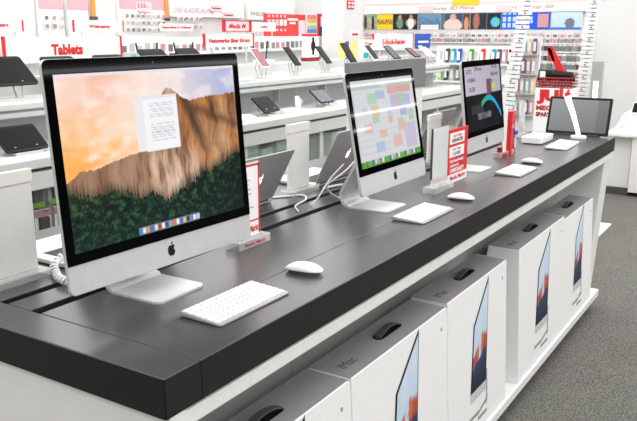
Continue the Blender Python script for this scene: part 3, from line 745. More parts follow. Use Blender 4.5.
def phone(label, x, w, ln, fr, fc, zb=.40, y=2.54, dy=.125, bz=.31): return slab_device('smartphone', label, 'phone', x, y, zb, w, ln, dy, fr, fc, PH, bz)
phone('white phone with red lit screen, leftmost phone on the upper shelf', 3.84, .10, .19, M_wphone, mat('red_lit_glass', (150, 84, 92), rough=.3))
phone('black phone second from the left on the upper shelf', 4.29, .085, .19, M_black, M_bezel)
phone('black phone third from the left, right of the smart watch display box', 4.78, .085, .19, M_black, M_bezel)
phone('large black phone just left of the grey header board', 5.22, .115, .22, M_black, M_bezel, zb=.385)
phone('black phone with white edge and red foot, beside the yellow box', 5.66, .11, .19, M_wphone, M_bezel)
phone('white phone below the blue sign on the upper shelf', 6.90, .085, .17, M_wphone, M_lgrey)
phone('white phone at the right end of the upper shelf', 7.02, .075, .16, M_wphone, M_lgrey)
slab_device('smartphone', 'white phone tilted on lower shelf right of the grey headed board', 'phone', 5.92, 2.2, .115, .08, .17, .12, M_wphone, M_card, 'phones on the lower shelf', .08)
slab_device('smartphone', 'dark phone on lower shelf, second right of the grey headed board', 'phone', 5.70, 2.2, .115, .08, .16, .10, M_black, M_bezel, 'phones on the lower shelf', .08)
# small white gadget on lower shelf
t = thing('white_gadget', 'small white gadget on a stand between the two lower tablets', 'gadget', (3.83, 2.24, .08))
MB().box(-.045, -.035, 0, .045, .035, .012).build('foot', M_whitep, t, bevel=.003)
MB().tube([(0, 0, .01), (-.01, 0, .05), (-.02, .0, .11)], [.026, .022, .016], 10).build('body', M_whitep, t, smooth=True)
MB().tube([(.03, 0, .01), (.035, 0, .06), (.02, 0, .085)], [.018, .018, .010], 10).build('arm', M_lgrey, t, smooth=True)
# price cards
def card(label, x, y, z, w, d, rise, big=None, seed=0):
    t = thing('price_card', label, 'price card', (x, y, z), 0, 'red lettered price cards on the bench')
    P = lambda a, b, q: (a, b*d, .003+b*rise+q)
    MB().hexa([(-w/2, 0, 0), (w/2, 0, 0), (w/2, d, 0), (-w/2, d, 0), P(-w/2, 0, 0), P(w/2, 0, 0), P(w/2, 1, 0), P(-w/2, 1, 0)]).build('card', M_pink if big else M_card, t)
    if big: text('price', big, M_red, t, lambda a, b, q: P(a, .32+b/d, .001), w=w*.8, h=d*.38, bold=.03)
    m = MB()
    rnd = random.Random(seed)
    for k in range(2 if big else 3):
        y0 = (.62+.14*k) if big else (.15+.28*k); ww = w*(.25+.15*rnd.random())
        m.quad(P(-ww, y0, .001), P(ww, y0, .001), P(ww, y0+.14, .001), P(-ww, y0+.14, .001))
    m.build('printed_line', M_rose, t)
    return t
card('pink price card reading 265 beside the largest tablet', 1.86, 2.44, .31, .16, .14, .10, '265')
for i, x in enumerate([4.00, 4.42, 4.88]):
    card('price card on upper shelf %s' % ['between the first and second phones', 'between the second and third phones', 'between the third and fourth phones'][i], x, 2.44, .31, .16, .10, .04, None, i)
for i, x in enumerate([1.62, 3.12, 3.66, 4.45]):
    card('price card on lower shelf %s' % ['at the left, beside the left edge tablet', 'left of the tablet above the lit laptop', 'right of the tablet above the lit laptop', 'beside the tablet with a blue glow'][i], x, 2.13, .08, .16, .10, .03, None, 9+i)
t = thing('leaflet', 'blue and white leaflet lying on the upper shelf beside the largest computer', 'leaflet', (3.38, 2.46, .31))
MB().box(-.13, 0, 0, .16, .16, .01).build('paper', mat('leaflet_blue', (150, 190, 226), rough=.5), t)
m = MB(); m.box(-.05, .03, .01, .10, .07, .0115); m.build('white_patch', M_card, t)

def standing_sign(label, x0, x1, y, zb, zt, base, body, m_board, m_txt, edge=True, tw=.5, th_=.55, shear=0, cat='sign', bold=.03):
    cx = (x0+x1)/2
    t = thing('shelf_sign', label, cat, (cx, y, base)); w = x1-x0
    MB().box(-w/2, -.006, zb-base, w/2, .006, zt-base).build('board', m_board, t)
    m = MB()
    for sx in (-.35, .35): m.box(sx*w-.008, -.005, 0, sx*w+.008, .005, zb-base+.001)
    m.box(-w*.42, -.03, 0, w*.42, .03, .006); m.build('foot', M_lgrey, t)
    if edge:
        for sx in (-1, 1): MB().box(sx*w/2-.008, -.009, zb-base, sx*w/2+.008, .007, zt-base+.005).build('red_edge', M_red, t)
    if body: text('lettering', body, m_txt, t, lambda a, b, d: (a, -.0065-d, (zb+zt)/2-base+b), w=w*tw, h=(zt-zb)*th_, bold=bold, shear=shear)
    return t
standing_sign('white sign reading Tablets in red letters on the bench', 1.78, 2.67, 2.89, .485, .637, .40, 'Tablets', M_card, M_red, tw=.27, th_=.44, bold=.05)
standing_sign('white sign with red letters about power line networks', 3.52, 4.13, 2.89, .55, .648, .40, 'Netzwerke über Strom', M_card, M_red, tw=.84, th_=.36, bold=.05)
standing_sign('white sign reading E-Book-Reader with red edges', 6.22, 7.18, 2.89, .475, .640, .31+.09, 'E-Book-Reader', M_card, M_red, tw=.58, th_=.36, bold=.04)
t = standing_sign('blue sign with a white line, right end of the bench', 7.255, 7.66, 2.89, .47, .64, FZ, None, M_blue, M_card, edge=False)
MB().box(-.14, -.008, .535-FZ, .15, -.006, .56-FZ).build('white_line', M_card, t)
# boxes on the spine
t = thing('watch_box', 'white smart watch display box with red top and base', 'display box', (5.02, 2.9, .40))
MB().box(-.10, -.03, .03, .10, .03, .225).build('casing', M_card, t, bevel=.003); MB().box(-.105, -.035, 0, .105, .035, .035).build('red_base', M_dred, t); MB().box(-.10, -.032, .225, .10, .03, .245).build('red_top', M_red, t)
m = MB(); m.prism([(.035*math.cos(a*math.pi/8), .14+.045*math.sin(a*math.pi/8)) for a in range(16)], .03, .034, lambda a, b, d: (a, -d, b)); m.box(-.016, -.033, .06, .016, -.031, .215); m.build('watch', M_black, t)
t = thing('software_box', 'yellow and blue box behind the fifth phone', 'box', (5.72, 2.9, .40)); MB().box(-.13, -.04, 0, .13, .04, .175).build('carton', mat('pale_yellow', (226, 216, 140), rough=.5), t); MB().box(-.13, -.042, 0, -.06, -.04, .175).build('blue_side', M_blue, t)
t = thing('software_box', 'white and turquoise box left of the sign for E-Book-Reader', 'box', (6.07, 2.9, .40)); MB().box(-.11, -.04, 0, .11, .04, .185).build('carton', M_card, t); MB().box(-.11, -.042, 0, .11, -.04, .055).build('turquoise_band', M_teal, t); text('lettering', 'Super', M_red, t, lambda a, b, d: (a, -.0405-d, .14+b), w=.16, h=.05, bold=.03)
# routers with aerials, loudspeakers, small boxes on the spine
def router(label, x, m, n=2):
    t = thing('router', label, 'router', (x, 2.92, .40), 0, 'routers on the bench')
    MB().box(-.09, -.05, 0, .09, .05, .035).build('casing', m, t, bevel=.006)
    for k in range(n):
        sx = -.07+.14*k/(max(1, n-1)); MB().tube([(sx, .03, .03), (sx-.04+.07*k, .03, .19)], .006, 6).build('aerial', M_black, t)
router('dark router with slanting aerials right of the sign reading Tablets', 2.98, M_dgrey); router('grey router with crossed aerials left of the network sign', 3.36, M_mgrey); router('white router with thin aerials behind the leftmost phone', 4.32, M_whitep)
for i, x in enumerate([2.76, 2.86]):
    t = thing('drive_box', ['small pale teal box nearest the Tablets sign', 'small pale teal box beside the dark router'][i], 'box', (x, 2.9, .40)); MB().box(-.035, -.04, 0, .035, .04, .13).build('carton', mat('pale_teal', (190, 214, 210), rough=.5), t); MB().box(-.012, -.042, .02, .012, -.04, .11).build('dark_stripe', M_dgrey, t)
for i, x in enumerate([3.16, 3.24]):
    t = thing('camera', ['small white camera with black lens on the spine, left one of two', 'small white camera with black lens on the spine, right one of two'][i], 'camera', (x, 2.88, .40)); MB().tube([(0, 0, 0), (0, 0, .09)], [.028, .018], 10).build('body', M_whitep, t); MB().tube([(0, -.02, .10), (0, .02, .10)], .018, 10).build('lens', M_black, t)

# things below the lower shelf: pegged accessories at left, white boxes behind glass
def pack(x, y, z, kind, label, group):
    t = thing('accessory_pack', label, 'accessory pack', (x, y, z), 0, group)
    c = {'grey': M_lgrey, 'white': M_card, 'rose': M_card}[kind]
    MB().box(-.05, 0, 0, .05, .004, .17).build('backing_card', c, t); MB().box(-.03, -.02, .03, .03, .0, .13).build('blister', M_mgrey if kind != 'rose' else M_dgrey, t, bevel=.004)
    if kind == 'rose': MB().box(-.05, -.003, .13, .05, -.001, .165).build('red_band', M_rose, t)
    if kind != 'rose': MB().box(-.05, -.004, .0, .05, -.001, .022).build('lime_strip', M_lime, t)
    MB().tube([(0, -.05, .165), (0, .20, .165)], .003, 6).build('hook', M_steel, t)
    return t
for i in range(5):
    x = 1.07+.125*i
    pack(x, 2.27, -.215, 'grey' if i % 2 else 'white', 'grey accessory pack with lime strip hanging below lower shelf at left', 'upper row of packs under the bench')
    pack(x+.03, 2.27, -.40, 'rose', 'reddish accessory pack in the lower row under the bench at left', 'lower row of packs under the bench')
for i, (x, h, w) in enumerate([(3.10, .16, .10), (3.24, .22, .14), (3.42, .17, .13), (3.62, .20, .16), (4.10, .16, .2), (4.42, .18, .2)]):
    t = thing('stored_carton', ['low white carton behind the glass, leftmost', 'tall white carton behind the glass, second from left', 'squat white carton behind the glass, third from left', 'white carton behind the glass, fourth from left', 'wide white carton behind the right glass door, left one', 'wide white carton behind the right glass door, right one'][i], 'box', (x, 2.3, -.325), 0, 'cartons behind the bench glass'); MB().box(-w/2, -.06, 0, w/2, .1, h).build('carton', M_card, t); MB().box(-w/2, -.061, h*.6, w/2, -.06, h*.66).build('printed_band', M_lgrey, t)

# ------------------------------------------------------------------ second gondola and back wall
gon = thing('shelf_gondola', 'long white shelving run standing between the bench and the back wall', 'shelving', (0, 5.0, FZ))
MB().box(.5, .0, 0, 8.3, .35, .60-FZ).build('body', M_white, gon, bevel=.004)
for z in (.18, .42): MB().box(.5, -.18, z-FZ, 8.3, .0, z-FZ+.02).build('shelf', M_card, gon)
def gsign(label, x0, x1, zb, zt, body, mb_, mt, **k): return standing_sign(label, x0, x1, 5.06, zb, zt, .60, body, mb_, mt, **k)
gsign('white sign ending in the red letters ssagen at the left edge', 3.0, 3.55, .668, .762, 'ssagen', M_card, M_red, tw=.46, th_=.4)
gsign('white sign reading Webcams in red letters', 4.13, 4.77, .662, .772, 'Webcams', M_card, M_red, tw=.42, th_=.32, bold=.05)
gsign('white sign reading Gesundheit & Wellness in red letters', 5.32, 5.85, .672, .752, 'Gesundheit & Wellness', M_card, M_red, tw=.9, th_=.34, edge=False, bold=.05)
t = gsign('red framed sign with slanted red shop lettering', 6.40, 6.96, .662, .800, 'Media M', M_pink, M_red, tw=.62, th_=.42, shear=.35)
for a in [(-.28, .662, .28, .672), (-.28, .79, .28, .80), (-.28, .662, -.235, .80), (.235, .662, .28, .80)]: MB().box(a[0], -.012, a[1]-.60, a[2], -.007, a[3]-.60).build('red_frame', M_red, t)
gsign('white sign ending in a red word Box right of the red framed sign', 6.99, 7.50, .668, .782, 'o-Box', M_card, M_red, tw=.34, th_=.3, edge=False, shear=.3, bold=.05)
# small packs in the gondola: one proto per colour, copied
def proto_pack(name, w, d, h, mc, mb2):
    o = MB().box(-w/2, 0, 0, w/2, d, h).build(name, mc); me = o.data
    b = MB().box(-w*.34, -.012, h*.12, w*.34, .0, h*.72); bo = b.build(name, mb2)
    me.materials.append(mb2)
    bm = bmesh.new(); bm.from_mesh(me); n0 = len(bm.faces); bm.from_mesh(bo.data)
    bm.faces.ensure_lookup_table()
    for f in bm.faces[n0:]: f.material_index = 1
    bm.to_mesh(me); bm.free(); bpy.data.objects.remove(bo)
    COL.objects.unlink(o)
    return o
VAR = [proto_pack('hanging_pack', .07, .012, .13, a, b) for a, b in [(M_card, M_lgrey), (M_card, M_mgrey), (M_card, M_greyc), (M_card, M_rose), (M_card, M_greyc), (M_pink, M_greyc), (M_card, M_lgrey), (M_card, M_mgrey)]]
def put_pack(x, y, z, label, group, rz=0, s=(1, 1, 1), var=None):
    o = (var or random.choice(VAR)).copy(); COL.objects.link(o)
    o.location = (x, y, z); o.rotation_euler = (0, 0, rz); o.scale = s
    return tag(o, label, 'small packaged goods', group)
random.seed(11)
for i in range(44):
    put_pack(3.0+.112*i+.02*random.random(), 4.86, .44, 'small pack on the top shelf of the long shelving run under the signs', 'packs along the shelving run', s=(1.25, 1, .9+.3*random.random()))
# back wall boards
def wall_board(label, x0, x1, z0, zt, bands, y=YB-.06, cat='wall board', rows=0, rz0=.0, per=8):
    t = thing('wall_board', label, cat, ((x0+x1)/2, y, z0)); w = (x1-x0)/2
    MB().box(-w, 0, 0, w, .05, zt-z0).build('panel', M_card, t)
    for (za, zb, m) in bands: MB().box(-w, -.006, za-z0, w, .0, zb-z0).build('band', m, t)
    return t
PB = [(.912, 1.1, M_pinkw)]
wall_board('white wall board with pink top band at the left edge', 3.6, 4.10, .1, 1.1, PB)
wall_board('white wall board with pink top band, left of the Webcams sign', 4.67, 5.0, .1, 1.1, PB)
wall_board('white wall board with pink top band, above the Webcams sign', 5.06, 5.36, .1, 1.1, PB)
t = wall_board('wide white wall board with two pink bands and a price tag', 5.86, 6.66, .1, 1.1, [(.938, 1.1, M_pinkw)])
for body, z, h, m in [('133.-', .985, .07, M_red), ('Reduziert', .90, .05, M_dred)]:
    MB().box(-.13, -.014, z-.04-.1, .14, -.008, z+.045-.1).build('price_tag', M_pink, t)
    text('price', body, m, t, lambda a, b, d, z=z: (a, -.015-d, z-.1+b), w=.2, h=h*.8, bold=.02)
GR = 'packs hanging on the back wall'
random.seed(5)
for (x0, x1, zs) in [(4.69, 4.98, (.70, .79)), (5.9, 6.62, (.66, .745, .83)), (6.85, 7.35, (.70, .80))]:
    n = int((x1-x0)/.085)
    for z in zs:
        for i in range(n): put_pack(x0+.05+(x1-x0-.08)*i/max(1, n-1), YB-.09, z, 'tiny pack hanging on a white wall board under the pink band', GR, s=(.75, 1, .5))
t = wall_board('long white header board with pale red lettering along the back wall', 6.75, 8.35, .86, 1.08, [])
text('lettering', 'DIE KAUFLAUNE', M_rose, t, lambda a, b, d: (-.30+a, -.004-d, .085+b), w=.85, h=.07, shear=.3)
for x, z, body in [(.15, .13, 'Reduziert'), (.42, .04, 'Reduziert')]:
    MB().box(x-.13, -.016, z-.045, x+.13, -.008, z+.045).build('price_tag', M_pink, t); text('price', body, M_dred, t, lambda a, b, d, x=x, z=z: (x+a, -.017-d, z+b), w=.2, h=.035, bold=.03)
t = wall_board('white header board with grey letters right of the long header board', 8.45, 9.7, .84, 1.08, [])
text('lettering', 'PHILIPS', M_greyc, t, lambda a, b, d: (-.35+a, -.004-d, .09+b), w=.4, h=.06)
# red panel with figures on gondola
t = thing('red_panel', 'large red product panel with white cards standing on shelving', 'sign board', (8.16, 5.22, .60))
MB().box(-.68, -.01, 0, .30, .02, .30).build('panel', mat('panel_red', (228, 62, 60), rough=.5), t)
for i in range(5):
    MB().box(-.63+.095*i, -.016, .145, -.565+.095*i, -.01, .225).build('white_card', M_card if i > 2 else M_lgrey, t)
    for z in (.255, .07): MB().box(-.615+.095*i, -.014, z, -.58+.095*i, -.01, z+.03).build('white_dot', M_pink, t)
MB().box(-.15, -.014, .215, .10, -.01, .245).build('white_line', M_card, t); MB().box(-.10, -.014, .165, .04, -.01, .195).build('white_line', M_card, t)
MB().box(.12, -.018, .0, .28, -.01, .22).build('pale_sheet', M_pink, t)
t = thing('poster_strip', 'narrow rainbow coloured poster right of the red panel', 'poster', (8.62, 5.2, .60))
paint_grid('print', 6, 16, lambda u, v: (-.13+.26*u, -.001, .04+.26*v), lambda u, v: lerp([(70,100,190),(120,200,220),(240,230,120),(240,170,90),(230,110,110)][min(4, int(v*5))], (255,255,255), .25), M_print, t)
MB().box(-.14, 0, 0, .14, .01, .31).build('backing', M_card, t)
t = thing('phone_card_panel', 'small dark red panel with white square and blue cards', 'sign board', (8.93, 5.2, .60))
MB().box(-.14, 0, 0, .15, .02, .32).build('panel', M_red, t)
MB().box(-.07, -.006, .14, .10, 0, .28).build('white_square', M_card, t); MB().box(-.10, -.006, .0, -.01, 0, .13).build('blue_card', M_dblue, t); MB().box(.02, -.006, .0, .10, 0, .13).build('blue_card', M_blue, t)
MB().box(8.3, 5.0, FZ, 9.4, 5.35, .60).build('base_cabinet', M_white); o = bpy.data.objects['base_cabinet.001'] if 'base_cabinet.001' in bpy.data.objects else bpy.data.objects['base_cabinet']
tag(o, 'white cupboard at the right end of the shelving, under the dark red panel', 'cupboard')
# pillar
struct('wall_pillar', MB().box(8.42, 4.55, FZ, 8.98, 4.9, CZ), mat('pillar_white', (236, 236, 236), rough=.7, vary=.01))
t = thing('pillar_notice', 'red square notice high on the white pillar', 'notice', (8.60, 4.545, .97))
MB().box(-.09, -.004, 0, .11, .004, .12).build('sheet', M_red, t); m = MB()
for i in range(2):
    for j in range(2): m.box(-.06+.09*i, -.006, .02+.05*j, .0+.09*i, -.004, .05+.05*j)
m.build('white_square', M_card, t)
t = thing('pillar_notice', 'small notice with a red line low on the white pillar', 'notice', (8.75, 4.545, .55)); MB().box(-.15, -.003, 0, .15, .004, .13).build('sheet', M_card, t); MB().box(-.09, -.005, .06, .07, -.003, .09).build('red_line', M_red, t)

# ------------------------------------------------------------------ right hand wall: posters and racks
XW = XR
def SX(x): return (x+1.0094)/(9.5+1.0094)          # scale from the survey plane
def yy(y): return -.9994+(y+.9994)*SX(XW-.06)
def zz(z): return .672+(z-.672)*SX(XW-.06)
def blob(u, v, cx, cy, rx, ry): return ((u-cx)/rx)**2+((v-cy)/ry)**2 < 1
def p_crowd(u, v): 
    n = fbm(u*9, v*4, 1)
    if blob(u, v, .25, .45, .10, .5) or blob(u, v, .75, .4, .1, .5): return (60, 50, 46)
    return lerp((206, 196, 176), (126, 150, 110), clamp(.4+n*2))
def p_yellow(u, v):
    if .35 < v < .65 and fbm(u*14, v*8, 2) > -.05: return lerp((90, 80, 60), (190, 90, 40), u)
    return (250, 214, 50)
def p_pair(u, v):
    if blob(u, v, .28, .80, .07, .14): return (210, 160, 130)
    if blob(u, v, .28, .40, .14, .36): return (110, 150, 120)
    if blob(u, v, .72, .82, .07, .14): return (200, 140, 110)
    if blob(u, v, .72, .38, .13, .38): return (226, 240, 240)
    if blob(u, v, .72, .45, .22, .25): return (206, 150, 120)
    return (34, 34, 44)
def p_city(u, v):
    if v < .30 and .1 < u < .9: return (252, 210, 214) if .10 < v < .22 else (250, 246, 246)
    return lerp((60, 110, 150), (120, 160, 190), clamp(v+fbm(u*8, v*5, 3)))
def p_man(u, v):
    if blob(u, v, .55, .78, .14, .2): return (222, 170, 146)
    if blob(u, v, .55, .25, .42, .42): return (238, 206, 196)
    return (60, 78, 110) if u > .2 else (96, 110, 130)
def p_face(u, v):
    if blob(u, v, .5, .35, .34, .42): return (214, 150, 120)
    return (96, 60, 50)
def p_dark(u, v):
    if blob(u, v, .35, .5, .2, .5): return (170, 110, 96)
    return (40, 46, 60)
def p_teal(u, v):
    if blob(u, v, .6, .45, .34, .3): return (90, 190, 210)
    return (20, 40, 54)
def p_blue(u, v):
    if (u*3.3) % 1 > .35 and (v*2.6) % 1 > .3: return (190, 216, 250)
    return (30, 96, 226)
def p_blue2(u, v): return (28, 92, 222)
def p_sea(u, v):
    if blob(u, v, .62, .35, .16, .3) : return (110, 120, 130)
    if v < .10: return (40, 110, 220)
    return lerp((180, 214, 244), (206, 226, 246), clamp(v+fbm(u*6, v*6, 4)))
def poster(label, y0, y1, fn, words=None):
    a, b = yy(y0), yy(y1); cy = (a+b)/2; w = abs(a-b)/2-.004; z0, z1 = zz(.69), zz(.92)
    t = thing('poster', label, 'poster', (XW-.06, cy, z0))
    MB().box(0, -w, 0, .05, w, z1-z0).build('board', M_card, t)
    paint_grid('print', 28, 22, lambda u, v: (-.002, w-2*w*u, .004+(z1-z0-.008)*v), fn, M_print, t)
    if words: text('lettering', words, M_card, t, lambda p_, q_, d: (-.003-d, -(p_-w*.45), (z1-z0)*.55+q_), w=w*.75, h=(z1-z0)*.5, bold=.03)
    return t
poster('poster of a pale crowd scene beside the pillar', 4.86, 4.593, p_crowd); poster('yellow poster with dark lettering band', 4.593, 4.323, p_yellow)
poster('dark poster of two standing figures, one in a white vest', 4.323, 3.913, p_pair); poster('blue grey city poster with a pale pink tag', 3.90, 3.549, p_city)
poster('poster of a man in a pale pink shirt on blue', 3.549, 3.213, p_man); poster('narrow brown poster with a face', 3.213, 3.108, p_face)
poster('dark poster with one reddish figure', 3.10, 2.857, p_dark); poster('dark poster with a turquoise shape', 2.857, 2.656, p_teal)
poster('bright blue poster with rows of pale squares', 2.656, 2.416, p_blue); t = poster('bright blue poster with white lettering and a pink tag', 2.416, 1.97, p_blue2, 'Blu-ray\nTop 10')
MB().box(-.012, -.20, .03, -.004, -.05, .21).build('pink_tag', M_rose, t)
poster('pale blue sea poster at the right end of the row', 1.97, 1.56, p_sea)
t = thing('header_board', 'long white header board with pale red film lettering above the posters', 'sign board', (XW-.07, yy(3.15), zz(.925)))
w = (yy(4.86)-yy(1.56))/2
MB().box(0, -w, 0, .06, w, .30).build('board', M_card, t)
for y, body in [(3.40, 'Blu-ray 3D Filme'), (2.30, 'Blu-ray Top 30'), (4.45, 'Neuheiten')][:2]:
    text('lettering', body, M_rose, t, lambda a, b, d, y=y: (-.002-d, yy(y)-yy(3.15)-a, .06+b), w=.72, h=.06, bold=.02, shear=.2)
MB().box(-.006, yy(3.38)-yy(3.15), .10, 0, yy(2.98)-yy(3.15), .18).build('yellow_strip', M_yellow, t)
MB().box(-.004, -w, .125, 0, w, .15).build('pink_line', M_pink, t)
for y in (3.78, 2.62): MB().box(-.01, yy(y)-yy(3.15)-.12, .02, 0, yy(y)-yy(3.15)+.12, .10).build('pink_tag', M_pink, t)
# wall rack with shelves
rack = thing('wall_rack', 'long white wall rack full of small packs under the film posters', 'wall rack', (XW-.05, yy(3.1), FZ))
wr = (yy(4.9)-yy(1.52))/2
MB().box(-.02, -wr, 0, .05, wr, zz(.685)-FZ).build('back_panel', mat('rack_panel', (216, 214, 214), rough=.6), rack)
ROWS = [.585, .515, .40, .27, .16, .05]
for z in ROWS: MB().box(-.06, -wr, zz(z)-FZ-.012, -.02, wr, zz(z)-FZ).build('shelf', M_card, rack)
random.seed(21)
names = ['film case in the top row of the wall rack', 'film case in the second row of the wall rack', 'packaged goods in the third row of the wall rack, right part', 'packaged goods in the fourth row of the wall rack, right part', 'packaged goods in the fifth row of the wall rack, right part', 'packaged goods in the sixth row of the wall rack, right part']
VARD = [proto_pack('film_case', .07, .012, .10, a, b) for a, b in [(M_card, M_mgrey), (M_lgrey, M_rose), (M_card, M_greyc), (M_pink, M_rose), (M_card, M_lgrey), (M_card, M_rose), (M_lgrey, M_greyc)]]
VARB = [proto_pack('blister_pack', .07, .012, .13, a, b) for a, b in [(M_card, M_mgrey), (M_card, M_dgrey), (M_lgrey, M_mgrey), (M_card, M_greyc), (M_pink, M_mgrey)]]
for r_, z in enumerate(ROWS):
    ya, yb = (4.75, 1.60) if r_ < 2 else (2.06, 1.56)
    n = 34 if r_ < 2 else 9
    for i in range(n):
        put_pack(XW-.10, yy(ya+(yb-ya)*i/(n-1)), zz(z), 'small %s' % names[r_], 'row of small goods on the wall rack', rz=-math.pi/2, s=(1.0, 1, .62 if r_ < 2 else .85), var=random.choice(VARD if r_ < 2 else VARB))
# coloured cases
def phone_case(x, y, z, m, w, h, label, group, lean=0):
    t = thing('phone_case', label, 'phone case', (x, y, z), -math.pi/2, group)
    MB().prism(rrect(-w/2, 0, w/2, h, .012, 3), 0, .022, lambda a, b, d: (a+lean*b, d-.01, b)).build('shell', m, t, bevel=.003, seg=1)
    MB().box(-w*.32, -.014, h*.2, w*.32, -.0105, h*.8).build('insert', M_card if m not in (M_card, M_whitep) else M_lgrey, t)
    return t
cs = [(3.40, M_card, 'white'), (3.32, M_dgrey, 'dark grey'), (3.23, M_teal, 'turquoise'), (3.14, M_blue, 'blue'), (3.05, M_whitep, 'plain white'), (2.97, M_green, 'green'), (2.88, M_card, 'pale'), (2.80, M_red, 'red'), (2.72, M_cream, 'cream'), (2.645, M_teal, 'second turquoise'), (2.57, M_purple, 'purple'), (2.49, M_rose, 'rose'), (2.41, M_black, 'black')]
SHX = XW-.40
k_ = (SHX+1.0094)/(9.3+1.0094)
y2 = lambda y: -.9994+(y+.9994)*k_
z2 = lambda z: .672+(z-.672)*k_
crack = thing('case_shelf', 'white shelf unit with coloured phone cases in front of the wall rack', 'shelving', (SHX, y2(2.9), FZ))
MB().box(-.03, y2(2.35)-y2(2.9), 0, .06, y2(3.5)-y2(2.9), z2(.47)-FZ).build('back_panel', M_card, crack)
for z in (.235, -.01, -.30): MB().box(-.20, y2(2.35)-y2(2.9), z2(z)-FZ-.02, -.03, y2(3.5)-y2(2.9), z2(z)-FZ).build('shelf', M_card, crack)
for y, m, nm in cs: phone_case(SHX-.08, y2(y), z2(.235), m, .06, .20, '%s phone case standing upright in the top row of the case shelf' % nm, 'cases in the top row of the case shelf', lean=.10)
for y, m, nm in [(3.42, M_lime, 'lime green'), (3.33, M_dblue, 'navy'), (3.24, M_lgrey, 'light grey'), (3.15, M_mgrey, 'mid grey'), (3.05, M_card, 'white'), (2.95, M_purple, 'violet')]: phone_case(SHX-.08, y2(y), z2(-.01), m, .06, .19, '%s phone case in the middle row of the case shelf' % nm, 'cases in the middle row of the case shelf', lean=.10)
# label columns
def label_column(label, x, y0, z0, y1, z1, n, w, h):
    t = thing('label_column', label, 'price label column', (x, y0, FZ)); 
    MB().tube([(0.03, 0, 0), (0.03, 0, z0-FZ), (0.03, y1-y0, z1-FZ)], .03, 8).build('post', M_greyc, t)
    m0 = None
    for i in range(n):
        f = i/(n-1); yq = (y1-y0)*f; z = z0-FZ+(z1-z0)*f
        wob = .008*math.sin(i*2.3)
        o = MB().box(-.012, -w/2+wob, -h*.38, .0, w/2+wob, h*.38).build('white_label', M_whitep, t, bevel=.002, seg=1); o.location = (0, yq, z)
        if i % 3 == 0: MB().box(-.014, -.012+wob+yq, z-.008, -.012, .012+wob+yq, z+.008).build('dark_mark', M_mgrey, t)
    return t
label_column('column of stacked white price labels nearer to the camera, right of third computer', 7.3, 1.79, -.30, 1.60, 1.10, 30, .15, .047)
label_column('column of stacked white price labels at the right end of wall rack', 8.5, 1.27, -.30, 1.19, 1.10, 30, .15, .047)
# pastel case rack between the columns
pr = thing('case_rack', 'narrow white rack of pastel phone cases between the two label columns', 'shelving', (7.7, 1.72, FZ))
MB().box(0, -.16, 0, .05, .16, .62-FZ).build('back_panel', M_card, pr)
for z in (.42, .20, -.02, -.26): MB().box(-.10, -.16, z-FZ-.012, 0, .16, z-FZ).build('shelf', M_lgrey, pr)
pc = [(M_rose, 'rose'), (M_lgrey, 'grey'), (mat('pastel_blue', (168, 188, 216), rough=.5), 'pale blue'), (mat('pastel_yellow', (226, 214, 170), rough=.5), 'pale yellow'), (M_purple, 'violet')]
random.seed(8)
for r_, z in enumerate((.42, .20, -.02, -.26)):
    for i in range(5):
        m, nm = pc[(i+r_*2) % 5]
        phone_case(7.64, 1.84-.06*i, z, m, .045, .17, '%s phone case in the %s row of the narrow rack' % (nm, ['top', 'second', 'third', 'bottom'][r_]), 'cases on the narrow rack')
# promotion bin
pb = thing('promotion_bin', 'white promotion bin with big red lettering and a red wire basket on top', 'promotion bin', (6.05, .90, FZ))
MB().box(-.02, -.14, 0, .22, .19, .165-FZ).build('cabinet', M_card, pb, bevel=.004)
fx = lambda y, z, d=0: (lambda a, b, q: (-.022-q-d, y-a, z-FZ+b))
text('lettering', 'JU', M_red, pb, fx(.07, .085), w=.20, h=.135, bold=.07)
text('lettering', '1', M_red, pb, fx(-.10, .11), w=.05, h=.10, bold=.06, shear=.4)
text('lettering', 'MEGA', M_red, pb, fx(.07, -.015), w=.20, h=.045, bold=.05); text('lettering', 'SPARTAG', M_dred, pb, fx(.07, -.075), w=.20, h=.04, bold=.05)
MB().box(-.024, -.065, -.0-FZ, -.021, -.035, .165-FZ).build('red_strip', M_red, pb)
bk_ = MB()
for z in (.17, .198, .226, .256):
    bk_.tube([(-.01, -.13, z-FZ), (-.01, .18, z-FZ), (.21, .18, z-FZ), (.21, -.13, z-FZ), (-.01, -.13, z-FZ)], .007, 6)
for i in range(12): bk_.tube([(-.01, -.13+.0282*i, .165-FZ), (-.01, -.13+.0282*i, .256-FZ)], .005, 5)
for i in range(5): bk_.tube([(-.01+.055*i, .18, .165-FZ), (-.01+.055*i, .18, .256-FZ)], .005, 5)
bk_.build('wire_basket', M_dred, pb)
MB().hexa([(.10, .115, .40-FZ), (.112, .115, .40-FZ), (.112, .06, .40-FZ), (.10, .06, .40-FZ), (.10, .145, .53-FZ), (.112, .145, .53-FZ), (.112, .10, .51-FZ), (.10, .10, .51-FZ)]).hexa([(.10, .01, .26-FZ), (.112, .01, .26-FZ), (.112, -.07, .26-FZ), (.10, -.07, .26-FZ), (.10, .145, .53-FZ), (.112, .145, .53-FZ), (.112, .09, .53-FZ), (.10, .09, .53-FZ)]).build('red_flag', M_red, pb)
MB().box(-.50, -.50, 0, .42, .0, .012).build('floor_plate', M_white, pb)
random.seed(4)
